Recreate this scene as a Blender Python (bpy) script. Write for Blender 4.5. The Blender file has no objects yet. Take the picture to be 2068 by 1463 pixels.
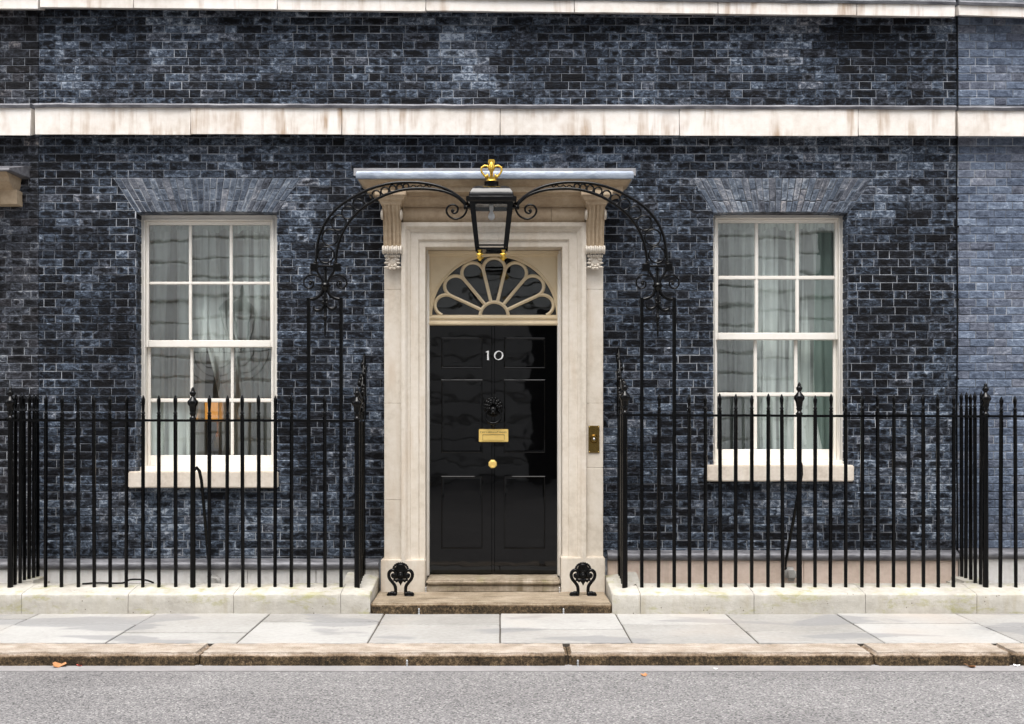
import bpy, bmesh, math, random
from mathutils import Vector, noise as mnoise

random.seed(10)
SC = bpy.context.scene
COL = SC.collection
R = math.radians
PI = math.pi

# ------------------------------------------------------------------ camera
CAM_D, CAM_Z, FOC, VX, VY = 10.12, 1.63, 2300.0, 1010.0, 840.0
cam_data = bpy.data.cameras.new('camera')
cam_data.sensor_width = 36.0
cam_data.lens = FOC / 2068.0 * 36.0
cam_data.shift_x = (1034.0 - VX) / 2068.0
cam_data.shift_y = (VY - 731.5) / 2068.0
cam_data.clip_end = 500
cam = bpy.data.objects.new('camera', cam_data)
COL.objects.link(cam)
cam.location = (0, -CAM_D, CAM_Z)
cam.rotation_euler = (R(90), 0, 0)
SC.camera = cam

# ------------------------------------------------------------------ light
SUN_EL, SUN_ROT = 70, 188
world = bpy.data.worlds.new('World')
SC.world = world
world.use_nodes = True
wn = world.node_tree
wn.nodes.clear()
sky = wn.nodes.new('ShaderNodeTexSky')
sky.sky_type = 'NISHITA'
sky.sun_disc = False
sky.sun_elevation = R(SUN_EL)
sky.sun_rotation = R(SUN_ROT)
sky.air_density = 1.0
sky.dust_density = 3.0
hsv = wn.nodes.new('ShaderNodeHueSaturation')
hsv.inputs['Saturation'].default_value = 0.28
bg = wn.nodes.new('ShaderNodeBackground')
bg.inputs['Strength'].default_value = 0.15
wo = wn.nodes.new('ShaderNodeOutputWorld')
wn.links.new(sky.outputs[0], hsv.inputs['Color'])
wn.links.new(hsv.outputs[0], bg.inputs[0])
wn.links.new(bg.outputs[0], wo.inputs[0])
sd = bpy.data.lights.new('sun', 'SUN')
sd.energy = 1.2
sd.angle = R(35)
sd.color = (1.0, 0.965, 0.92)
so = bpy.data.objects.new('sun', sd)
COL.objects.link(so)
so.location = (0, -12, 20)
so.rotation_euler = (R(90 - SUN_EL), 0, R(-(SUN_ROT - 180)))

SC.view_settings.view_transform = 'Standard'
SC.view_settings.look = 'None'
SC.view_settings.gamma = 1.0
SC.view_settings.exposure = 1.42
SC.view_settings.use_curve_mapping = False
SC.cycles.use_denoising = True
SC.cycles.max_bounces = 8
SC.cycles.transparent_max_bounces = 16
SC.cycles.caustics_reflective = False
SC.cycles.caustics_refractive = False


# ------------------------------------------------------------------ pixel of the photo -> metres on a plane
def sc(Y):
    return (CAM_D + Y) / FOC


def PX(px, Y=0.0):
    return (px - VX) * sc(Y)


def PZ(py, Y=0.0):
    return CAM_Z - (py - VY) * sc(Y)


def at(px, py, Y=0.0):
    return (PX(px, Y), Y, PZ(py, Y))


# ------------------------------------------------------------------ materials
class NT:
    def __init__(s, name):
        s.m = bpy.data.materials.new(name)
        s.m.use_nodes = True
        s.t = s.m.node_tree
        s.t.nodes.clear()
        s.out = s.t.nodes.new('ShaderNodeOutputMaterial')

    def n(s, kind, **kw):
        nd = s.t.nodes.new('ShaderNode' + kind)
        for k, v in kw.items():
            if k.startswith('i_'):
                key = k[2:]
                key = int(key) if key.isdigit() else key.replace('_', ' ')
                if hasattr(v, 'is_output'):
                    s.t.links.new(v, nd.inputs[key])
                else:
                    nd.inputs[key].default_value = v
            else:
                setattr(nd, k, v)
        return nd

    def link(s, a, b):
        s.t.links.new(a, b)

    def math(s, op, a, b=0.0, clamp=False):
        return s.n('Math', operation=op, use_clamp=clamp, i_0=a, i_1=b).outputs[0]

    def mix(s, fac, a, b, blend='MIX'):
        nd = s.n('MixRGB', blend_type=blend)
        for k, v in ((0, fac), (1, a), (2, b)):
            if hasattr(v, 'is_output'):
                s.t.links.new(v, nd.inputs[k])
            elif k == 0:
                nd.inputs[0].default_value = v
            else:
                nd.inputs[k].default_value = (*v, 1)
        return nd.outputs[0]

    def pos(s, scale=(1, 1, 1)):
        g = s.n('NewGeometry')
        mp = s.n('Mapping')
        mp.inputs['Scale'].default_value = scale
        s.link(g.outputs['Position'], mp.inputs['Vector'])
        return mp.outputs[0]

    def noise(s, scale, detail=3, rough=0.55, vec=None, dist=0.0):
        nd = s.n('TexNoise', i_Scale=scale, i_Detail=detail, i_Roughness=rough, i_Distortion=dist)
        s.link(vec if vec is not None else s.pos(), nd.inputs['Vector'])
        return nd.outputs['Fac']

    def ramp(s, fac, stops, interp='LINEAR'):
        nd = s.n('ValToRGB')
        nd.color_ramp.interpolation = interp
        e = nd.color_ramp.elements
        while len(e) < len(stops):
            e.new(0.5)
        for i, (p, c) in enumerate(stops):
            e[i].position = p
            if not hasattr(c, '__len__'):
                c = (c, c, c)
            e[i].color = (*c, 1)
        s.link(fac, nd.inputs[0])
        return nd.outputs[0]

    def bump(s, h, strength=0.5, dist=0.01):
        nd = s.n('Bump')
        nd.inputs['Strength'].default_value = strength
        nd.inputs['Distance'].default_value = dist
        s.link(h, nd.inputs['Height'])
        return nd.outputs[0]

    def bsdf(s, base, rough=0.6, metal=0.0, normal=None, spec=0.5, coat=0.0):
        nd = s.n('BsdfPrincipled')
        for key, v in (('Base Color', base), ('Roughness', rough), ('Metallic', metal)):
            if hasattr(v, 'is_output'):
                s.link(v, nd.inputs[key])
            elif key == 'Base Color':
                nd.inputs[key].default_value = (*v, 1)
            else:
                nd.inputs[key].default_value = v
        nd.inputs['Specular IOR Level'].default_value = spec
        nd.inputs['Coat Weight'].default_value = coat
        if normal is not None:
            s.link(normal, nd.inputs['Normal'])
        s.link(nd.outputs[0], s.out.inputs[0])
        return nd


def mat_brick(name, stops, stain=0.5, spot=1.0, grain=1.0, lift=0.40):
    t = NT(name)
    at_ = t.n('Attribute', attribute_name='tint')
    sep = t.n('SeparateColor')
    t.link(at_.outputs['Color'], sep.inputs[0])
    r, g, b = sep.outputs[0], sep.outputs[1], sep.outputs[2]
    fine = t.noise(17, 4, 0.66, t.pos((1, 1, 1.7)), 0.9)
    frost = t.noise(75, 3, 0.6)
    big = t.noise(0.9, 3, 0.55, t.pos((1, 1, 0.8)))
    streak = t.noise(1.0, 3, 0.5, t.pos((3.2, 1, 0.35)))
    v = t.math('ADD', t.math('MULTIPLY', r, 0.34), lift - 0.035)
    v = t.math('ADD', v, t.math('MULTIPLY', t.math('SUBTRACT', fine, 0.5), 1.5 * grain))
    v = t.math('ADD', v, t.math('MULTIPLY', t.math('SUBTRACT', frost, 0.5), 0.6 * grain))
    v = t.math('ADD', v, t.math('MULTIPLY', t.math('SUBTRACT', big, 0.5), stain))
    v = t.math('ADD', v, t.math('MULTIPLY', t.math('SUBTRACT', streak, 0.5), stain * 0.7))
    uv = t.n('UVMap')
    sx = t.n('SeparateXYZ')
    t.link(uv.outputs[0], sx.inputs[0])
    du = t.math('MULTIPLY', t.math('SUBTRACT', sx.outputs[0], 0.5), 2.0)
    dv = t.math('MULTIPLY', t.math('SUBTRACT', sx.outputs[1], 0.5), 2.0)
    # pale worn rim, broken up
    edge = t.math('MAXIMUM', t.math('POWER', t.math('ABSOLUTE', du), 3.0), t.math('POWER', t.math('ABSOLUTE', dv), 1.5))
    rim = t.n('MapRange', i_0=edge, i_1=0.35, i_2=0.9).outputs[0]
    rim = t.math('MULTIPLY', rim, t.n('MapRange', i_0=t.noise(11, 3, 0.6), i_1=0.42, i_2=0.68).outputs[0])
    v = t.math('ADD', v, t.math('MULTIPLY', rim, 0.2))
    col = t.ramp(v, stops)
    # burnt heart of a brick: an uneven oval inside the brick's own face
    rr = t.math('ADD', t.math('POWER', t.math('ABSOLUTE', du), 2.0), t.math('POWER', t.math('ABSOLUTE', dv), 2.0))
    rr = t.math('ADD', rr, t.math('MULTIPLY', t.math('SUBTRACT', t.noise(24, 3, 0.6), 0.5), 2.0))
    inside = t.math('SUBTRACT', 1.0, t.n('MapRange', i_0=rr, i_1=0.05, i_2=0.6).outputs[0])
    heart = t.math('MULTIPLY', inside, t.n('MapRange', i_0=g, i_1=0.35, i_2=0.7).outputs[0])
    heart = t.math('MULTIPLY', heart, spot)
    col = t.mix(t.math('MULTIPLY', heart, 0.93), col, (0.003, 0.003, 0.004))
    # the odd browner brick
    brown = t.math('MULTIPLY', t.n('MapRange', i_0=b, i_1=0.6, i_2=1.0).outputs[0], 0.55)
    col = t.mix(brown, col, t.mix(1.0, col, (1.15, 0.92, 0.78), 'MULTIPLY'))
    h = t.math('ADD', t.noise(60, 4, 0.65), t.math('MULTIPLY', fine, 1.2))
    t.bsdf(col, t.ramp(fine, [(0.3, 0.5), (0.7, 0.75)]), 0, t.bump(h, 0.8, 0.007), 0.12)
    return t.m


BR_MAIN = [(0.16, (0.002, 0.002, 0.0028)), (0.39, (0.008, 0.0098, 0.0142)), (0.56, (0.031, 0.040, 0.0560)),
           (0.78, (0.092, 0.118, 0.160)), (1.0, (0.33, 0.375, 0.435))]
BR_LEFT = [(0.14, (0.003, 0.003, 0.0035)), (0.40, (0.012, 0.0125, 0.015)), (0.58, (0.032, 0.035, 0.043)),
           (0.80, (0.080, 0.090, 0.112)), (1.0, (0.27, 0.28, 0.29))]
BR_RIGHT = [(0.05, (0.02, 0.025, 0.037)), (0.32, (0.068, 0.086, 0.125)), (0.55, (0.115, 0.144, 0.200)),
            (0.80, (0.18, 0.222, 0.295)), (0.99, (0.32, 0.37, 0.45))]
BR_ARCH = [(0.10, (0.008, 0.009, 0.012)), (0.34, (0.032, 0.039, 0.052)), (0.55, (0.075, 0.092, 0.122)),
           (0.78, (0.15, 0.178, 0.22)), (0.98, (0.32, 0.345, 0.38))]
M = {}
M['brick'] = mat_brick('soot_black_brick', BR_MAIN, 0.35)
M['brick_l'] = mat_brick('brown_black_brick', BR_LEFT, 0.5)
M['brick_r'] = mat_brick('blue_grey_brick', BR_RIGHT, 0.35, 0.25, 1.0, 0.40)
M['brick_a'] = mat_brick('grey_rubbed_brick', BR_ARCH, 0.35, 0.5, 0.75, 0.44)


def mat_mortar():
    t = NT('lime_mortar')
    a = t.noise(1.3, 3, 0.6)
    b = t.noise(14, 3, 0.6)
    v = t.math('ADD', t.math('MULTIPLY', a, 0.75), t.math('MULTIPLY', b, 0.25))
    col = t.ramp(v, [(0.38, (0.02, 0.022, 0.027)), (0.50, (0.19, 0.205, 0.23)), (0.62, (0.47, 0.49, 0.52))])
    t.bsdf(col, 0.85, 0, t.bump(t.noise(120, 3), 0.4, 0.003))
    return t.m


M['mortar'] = mat_mortar()


def mat_stone(name, c_dark, c_mid, c_light, streak=0.0, streak_col=(0.3, 0.2, 0.12), moss=0.0, scale=3.0, bump=0.4, pits=0.0, rough=0.8):
    t = NT(name)
    a = t.noise(scale, 4, 0.6)
    b = t.noise(scale * 9, 4, 0.65)
    v = t.math('ADD', t.math('MULTIPLY', a, 0.6), t.math('MULTIPLY', b, 0.4))
    col = t.ramp(v, [(0.34, c_dark), (0.5, c_mid), (0.66, c_light)])
    if streak:
        st = t.noise(1.0, 4, 0.62, t.pos((9, 1, 0.9)), 0.2)
        st2 = t.noise(1.0, 3, 0.6, t.pos((2.2, 2, 2.5)))
        f = t.math('MULTIPLY', t.n('MapRange', i_0=st, i_1=0.48, i_2=0.66).outputs[0], t.n('MapRange', i_0=st2, i_1=0.40, i_2=0.62).outputs[0])
        col = t.mix(t.math('MULTIPLY', f, streak), col, streak_col)
    if moss:
        mo = t.noise(4.5, 5, 0.7, t.pos((1, 1, 2.2)), 0.3)
        f = t.n('MapRange', i_0=mo, i_1=0.53, i_2=0.68).outputs[0]
        col = t.mix(t.math('MULTIPLY', f, moss), col, (0.30, 0.29, 0.12))
    h = t.math('ADD', b, t.math('MULTIPLY', t.noise(scale * 30, 3, 0.6), 0.6))
    if pits:
        vo = t.n('TexVoronoi', i_Scale=23.0)
        t.link(t.pos(), vo.inputs['Vector'])
        pf = t.math('MULTIPLY', t.math('LESS_THAN', vo.outputs['Distance'], 0.12), t.math('GREATER_THAN', t.noise(5, 2), 0.56))
        col = t.mix(t.math('MULTIPLY', pf, pits), col, (0.10, 0.08, 0.06))
    t.bsdf(col, rough, 0, t.bump(h, bump, 0.004), 0.3)
    return t.m


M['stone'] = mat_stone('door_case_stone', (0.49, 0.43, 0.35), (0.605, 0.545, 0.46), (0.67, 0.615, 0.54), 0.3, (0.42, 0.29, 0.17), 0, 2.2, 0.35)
M['stone_shaded'] = mat_stone('shaded_tan_stone', (0.34, 0.25, 0.165), (0.44, 0.34, 0.23), (0.52, 0.42, 0.30), 0.4, (0.24, 0.155, 0.09), 0, 3.0, 0.5)  # door-case stone darkened to tan: the shade below the cornice is in its colour
M['ledge'] = mat_stone('string_course_stone', (0.66, 0.60, 0.53), (0.78, 0.73, 0.67), (0.84, 0.81, 0.77), 0.9, (0.40, 0.28, 0.185), 0, 1.6, 0.3)
M['coping'] = mat_stone('coping_stone', (0.33, 0.308, 0.265), (0.43, 0.407, 0.36), (0.52, 0.50, 0.452), 0.4, (0.34, 0.29, 0.18), 0.75, 2.0, 0.8, 0.8)
M['sill'] = mat_stone('sill_stone', (0.54, 0.475, 0.395), (0.66, 0.59, 0.505), (0.74, 0.675, 0.59), 0.2, (0.42, 0.33, 0.26), 0, 4, 0.5)
M['plinth_l'] = mat_stone('pale_plinth_stone', (0.60, 0.58, 0.55), (0.72, 0.70, 0.67), (0.80, 0.79, 0.77), 0.4, (0.30, 0.26, 0.22), 0, 3, 0.4)
M['plinth_r'] = mat_stone('pinkish_plinth_stone', (0.52, 0.41, 0.335), (0.62, 0.50, 0.42), (0.69, 0.57, 0.49), 0.3, (0.30, 0.22, 0.17), 0, 3, 0.3)
M['step'] = mat_stone('worn_step_stone', (0.13, 0.10, 0.065), (0.27, 0.22, 0.16), (0.40, 0.345, 0.275), 0.8, (0.12, 0.09, 0.05), 0.35, 3.5, 0.9, 0.3)
M['office'] = mat_stone('opposite_ashlar', (0.58, 0.56, 0.53), (0.67, 0.65, 0.62), (0.72, 0.70, 0.67), 0.2, (0.25, 0.22, 0.2), 0, 1.2, 0.4)


def mat_crusted(name, clean, line, soft, nscale, bump=0.8):
    """worn stone whose riser carries a crust of dark street dirt below an uneven line"""
    t = NT(name)
    n1 = t.noise(46, 4, 0.7)
    n2 = t.noise(6, 3, 0.6)
    n3 = t.noise(120, 3, 0.7)
    v = t.math('ADD', t.math('MULTIPLY', n1, 0.45), t.math('ADD', t.math('MULTIPLY', n2, 0.25), t.math('MULTIPLY', n3, 0.3)))
    dirt = t.ramp(v, [(0.40, (0.014, 0.010, 0.006)), (0.48, (0.045, 0.032, 0.018)), (0.55, (0.11, 0.075, 0.040)), (0.66, (0.32, 0.235, 0.145))])
    w = t.math('ADD', t.math('MULTIPLY', n3, 0.5), t.math('MULTIPLY', n2, 0.5))
    top = t.ramp(w, [(0.36, clean[0]), (0.5, clean[1]), (0.62, clean[2])])
    st = t.noise(1.0, 4, 0.65, t.pos((3, 16, 16)))
    top = t.mix(t.math('MULTIPLY', t.n('MapRange', i_0=st, i_1=0.52, i_2=0.7).outputs[0], 0.5), top, tuple(c * 0.45 for c in clean[0]))
    g = t.n('NewGeometry')
    sp = t.n('SeparateXYZ')
    t.link(g.outputs['Position'], sp.inputs[0])
    nz = t.math('ADD', t.math('MULTIPLY', t.math('SUBTRACT', n1, 0.5), 0.028), t.math('MULTIPLY', t.math('SUBTRACT', t.noise(nscale, 3, 0.6), 0.5), 0.03))
    zz = t.math('ADD', sp.outputs[2], nz)
    f = t.math('SUBTRACT', 1.0, t.n('MapRange', i_0=zz, i_1=line - soft, i_2=line + soft).outputs[0])
    rust = t.math('SUBTRACT', 1.0, t.n('MapRange', i_0=zz, i_1=line - soft * .5, i_2=line + soft * 1.6).outputs[0])
    top = t.mix(t.math('MULTIPLY', rust, 0.75), top, (0.25, 0.15, 0.075))
    t.bsdf(t.mix(f, top, dirt), 0.85, 0, t.bump(t.math('ADD', n1, t.math('MULTIPLY', n3, 0.4)), bump, 0.012), 0.25)
    return t.m


M['kerb'] = mat_crusted('pink_granite_kerb', ((0.24, 0.19, 0.14), (0.375, 0.315, 0.255), (0.47, 0.41, 0.35)), -0.021, 0.009, 3.0)
M['step_low'] = mat_crusted('worn_broad_step', ((0.17, 0.13, 0.085), (0.275, 0.22, 0.155), (0.365, 0.305, 0.23)), 0.066, 0.008, 3.0)


def mat_slab():
    t = NT('york_stone_paving')
    a = t.noise(1.7, 4, 0.6)
    b = t.noise(26, 4, 0.65)
    oi = t.n('ObjectInfo')
    v = t.math('ADD', t.math('MULTIPLY', a, 0.40), t.math('ADD', t.math('MULTIPLY', b, 0.35), t.math('MULTIPLY', oi.outputs['Random'], 0.27)))
    col = t.ramp(v, [(0.32, (0.245, 0.235, 0.217)), (0.5, (0.325, 0.314, 0.294)), (0.66, (0.395, 0.386, 0.367))])
    damp = t.noise(1.15, 3, 0.45, t.pos((0.8, 2.0, 1)), 0.6)
    f = t.n('MapRange', i_0=damp, i_1=0.56, i_2=0.60).outputs[0]
    col = t.mix(t.math('MULTIPLY', f, 0.55), col, (0.19, 0.19, 0.195))
    vo = t.n('TexVoronoi', i_Scale=9.0)
    t.link(t.pos((1, 1, 0)), vo.inputs['Vector'])
    gum = t.math('MULTIPLY', t.math('LESS_THAN', vo.outputs['Distance'], 0.13), t.math('GREATER_THAN', t.noise(2.3, 2), 0.52))
    col = t.mix(t.math('MULTIPLY', gum, 0.35), col, (0.16, 0.155, 0.15))
    warm = t.noise(0.8, 2, 0.5, t.pos((1, 1, 1)))
    col = t.mix(t.math('MULTIPLY', t.n('MapRange', i_0=warm, i_1=0.52, i_2=0.7).outputs[0], 0.4), col, (0.40, 0.335, 0.275))
    t.bsdf(col, 0.75, 0, t.bump(b, 0.5, 0.004), 0.3)
    return t.m


M['slab'] = mat_slab()


def mat_asphalt():
    t = NT('worn_asphalt')
    vo = t.n('TexVoronoi', i_Scale=105.0)
    t.link(t.pos(), vo.inputs['Vector'])
    sp = t.n('SeparateColor')
    t.link(vo.outputs['Color'], sp.inputs[0])
    n1 = t.noise(75, 4, 0.7)
    n2 = t.noise(1.2, 3, 0.5)
    v = t.math('ADD', t.math('MULTIPLY', sp.outputs[0], 0.40), t.math('ADD', t.math('MULTIPLY', n1, 0.50), t.math('MULTIPLY', n2, 0.13)))
    col = t.ramp(v, [(0.26, (0.015, 0.015, 0.015)), (0.36, (0.115, 0.111, 0.110)), (0.50, (0.190, 0.183, 0.181)), (0.64, (0.235, 0.226, 0.222)), (0.76, (0.42, 0.405, 0.385))])
    pt = t.noise(0.7, 4, 0.6, t.pos((0.6, 1.5, 1)), 0.4)
    col = t.mix(t.math('MULTIPLY', t.n('MapRange', i_0=pt, i_1=0.42, i_2=0.62).outputs[0], 0.5), col, t.mix(1.0, col, (0.70, 0.69, 0.70), 'MULTIPLY'))
    h = t.math('SUBTRACT', t.math('MULTIPLY', n1, 1.5), vo.outputs['Distance'])
    t.bsdf(col, 0.82, 0, t.bump(h, 0.6, 0.005), 0.3)
    return t.m


M['asphalt'] = mat_asphalt()
M['gutter'] = mat_stone('smooth_gutter_asphalt', (0.22, 0.21, 0.207), (0.265, 0.254, 0.25), (0.305, 0.293, 0.288), 0, (0, 0, 0), 0, 6, 0.4)
M['earth'] = mat_stone('dark_bedding', (0.03, 0.026, 0.02), (0.06, 0.05, 0.04), (0.10, 0.085, 0.07), 0, (0, 0, 0), 0, 6, 0.5)
M['floor'] = mat_stone('area_concrete', (0.25, 0.24, 0.22), (0.33, 0.32, 0.30), (0.4, 0.39, 0.36), 0, (0, 0, 0), 0, 3, 0.4)


def mat_paint(name, col, rough=0.4, dirt=0.15, wave=0.0):
    t = NT(name)
    a = t.noise(7, 4, 0.65)
    b = t.noise(1.0, 4, 0.6, t.pos((30, 30, 3)))
    f = t.math('MULTIPLY', t.n('MapRange', i_0=a, i_1=0.45, i_2=0.75).outputs[0], dirt)
    c = t.mix(f, col, tuple(x * k for x, k in zip(col, (0.72, 0.64, 0.52))))
    h = t.math('ADD', t.noise(90, 2), b)
    t.bsdf(c, rough, 0, t.bump(h, 0.12, 0.003), 0.5)
    return t.m


M['white'] = mat_paint('white_sash_paint', (0.82, 0.785, 0.72), 0.4, 0.2)
M['cream'] = mat_paint('shaded_cream_paint', (0.70, 0.585, 0.40), 0.4, 0.3)  # cream paint yellowed and deepened, the doorway's shade put into the colour
M['numeral'] = mat_paint('white_numeral_enamel', (0.85, 0.85, 0.83), 0.35, 0.0)


def mat_black(name, rough, wave=0.0, wscale=2.0, base=0.006, coat=0.0, spec=0.5):
    t = NT(name)
    nz = t.noise(wscale, 2, 0.45) if wave else t.noise(40, 3, 0.6)
    t.bsdf((base, base, base * 1.1), rough, 0, t.bump(nz, 1.0 if wave else 0.25, wave or 0.002), spec, coat)
    return t.m


M['iron'] = mat_black('black_gloss_ironwork', 0.12, 0, base=0.001, spec=0.22)
M['door'] = mat_black('black_lacquer', 0.03, 0.0018, 3.0, 0.001, 0.0, 0.4)
M['lamp_black'] = mat_black('black_lantern_enamel', 0.05, 0.003, 9, 0.0015, 0.0, 0.28)


def mat_metal(name, col, rough, bump=0.2, scale=30, metal=1.0):
    t = NT(name)
    nz = t.noise(scale, 4, 0.6)
    c = t.mix(t.math('MULTIPLY', nz, 0.4), col, tuple(x * 0.7 for x in col))
    t.bsdf(c, rough, metal, t.bump(nz, bump, 0.004))
    return t.m


M['gold'] = mat_metal('gilding', (0.78, 0.51, 0.09), 0.33, 0.2, 30, 0.9)
M['brass'] = mat_metal('polished_brass', (0.98, 0.70, 0.22), 0.42, 0.08, 30, 0.55)
M['brass_dark'] = mat_metal('tarnished_brass', (0.30, 0.20, 0.06), 0.22, 0.15)
M['steel'] = mat_metal('dull_steel', (0.6, 0.6, 0.6), 0.35)


def mat_lead(name, c1, c2, rough=0.5):
    t = NT(name)
    n1 = t.noise(1.0, 4, 0.65, t.pos((5, 14, 14)))
    n2 = t.noise(40, 3)
    col = t.ramp(n1, [(0.35, c1), (0.65, c2)])
    t.bsdf(col, rough, 0.25, t.bump(t.math('ADD', n2, n1), 0.5, 0.006))
    return t.m


M['lead'] = mat_lead('weathered_lead', (0.075, 0.075, 0.085), (0.20, 0.20, 0.215))
M['lead_blue'] = mat_lead('bright_hood_lead', (0.17, 0.20, 0.25), (0.33, 0.37, 0.43), 0.5)
M['lead_pale'] = mat_lead('pale_lead_flashing', (0.28, 0.27, 0.275), (0.42, 0.41, 0.42), 0.6)


def mat_glass(name, refl, tint, wave, wscale, rough=0.0):
    t = NT(name)
    nz = t.noise(wscale, 2, 0.45)
    nrm = t.bump(nz, 1.0, wave)
    gl = t.n('BsdfGlossy')
    gl.inputs['Roughness'].default_value = rough
    gl.inputs['Color'].default_value = (0.95, 0.98, 0.97, 1)
    t.link(nrm, gl.inputs['Normal'])
    tr = t.n('BsdfTransparent')
    tr.inputs['Color'].default_value = (*tint, 1)
    fr = t.n('Fresnel')
    fr.inputs['IOR'].default_value = 1.52
    f = t.math('ADD', t.math('MULTIPLY', fr.outputs[0], 1.6), refl, True)
    mx = t.n('MixShader')
    t.link(f, mx.inputs[0])
    t.link(tr.outputs[0], mx.inputs[1])
    t.link(gl.outputs[0], mx.inputs[2])
    t.link(mx.outputs[0], t.out.inputs[0])
    return t.m


M['glass'] = mat_glass('old_window_glass', 0.16, (0.95, 0.985, 0.97), 0.0007, 2.6)
M['fan_glass'] = mat_glass('fanlight_glass', 0.01, (0.6, 0.6, 0.58), 0.002, 4.0)
M['lamp_glass'] = mat_glass('lantern_glass', 0.0, (1.0, 1.0, 1.0), 0.004, 8.0)


def mat_cloth(name, col, alpha):
    t = NT(name)
    df = t.n('BsdfDiffuse')
    df.inputs['Color'].default_value = (*col, 1)
    tl = t.n('BsdfTranslucent')
    tl.inputs['Color'].default_value = (*col, 1)
    m1 = t.n('MixShader')
    m1.inputs[0].default_value = 0.2
    t.link(df.outputs[0], m1.inputs[1])
    t.link(tl.outputs[0], m1.inputs[2])
    tr = t.n('BsdfTransparent')
    m2 = t.n('MixShader')
    if alpha < 1:
        fold = t.noise(1.0, 2, 0.5, t.pos((17, 6, 0.5)))
        t.link(t.ramp(fold, [(0.41, alpha * 0.4), (0.50, alpha), (0.57, 1.0)]), m2.inputs[0])
    else:
        m2.inputs[0].default_value = 1.0
    t.link(tr.outputs[0], m2.inputs[1])
    t.link(m1.outputs[0], m2.inputs[2])
    t.link(m2.outputs[0], t.out.inputs[0])
    return t.m


M['sheer'] = mat_cloth('sheer_curtain', (0.90, 0.96, 0.93), 0.85)
M['valance'] = mat_cloth('valance_cloth', (0.72, 0.80, 0.74), 0.9)
M['drape'] = mat_cloth('green_drape', (0.36, 0.46, 0.42), 1.0)
M['room'] = mat_paint('room_plaster', (0.68, 0.72, 0.70), 0.8, 0.1)
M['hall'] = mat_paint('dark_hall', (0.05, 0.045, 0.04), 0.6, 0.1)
M['ink'] = mat_paint('engraved_black', (0.05, 0.03, 0.01), 0.6, 0.0)
M['leaf'] = mat_paint('dry_orange_leaf', (0.42, 0.19, 0.075), 0.6, 0.8)
M['leaf_red'] = mat_paint('dry_red_leaf', (0.55, 0.10, 0.08), 0.6, 0.3)
M['litter'] = mat_paint('white_paper', (0.75, 0.75, 0.74), 0.6, 0.1)
M['cement'] = M['floor']
tb = NT('lit_ochre_shade')
nd_ = tb.bsdf((0.75, 0.36, 0.08), 0.8)
nd_.inputs['Emission Color'].default_value = (1.0, 0.42, 0.08, 1)
nd_.inputs['Emission Strength'].default_value = 0.25
M['shade'] = tb.m
tb = NT('frosted_bulb')
tb.bsdf((0.85, 0.85, 0.85), 0.35)
M['bulb'] = tb.m
M['dark'] = mat_paint('dark_opening', (0.012, 0.012, 0.013), 0.25, 0.0)

# ------------------------------------------------------------------ mesh helpers
WO = {}


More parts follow.
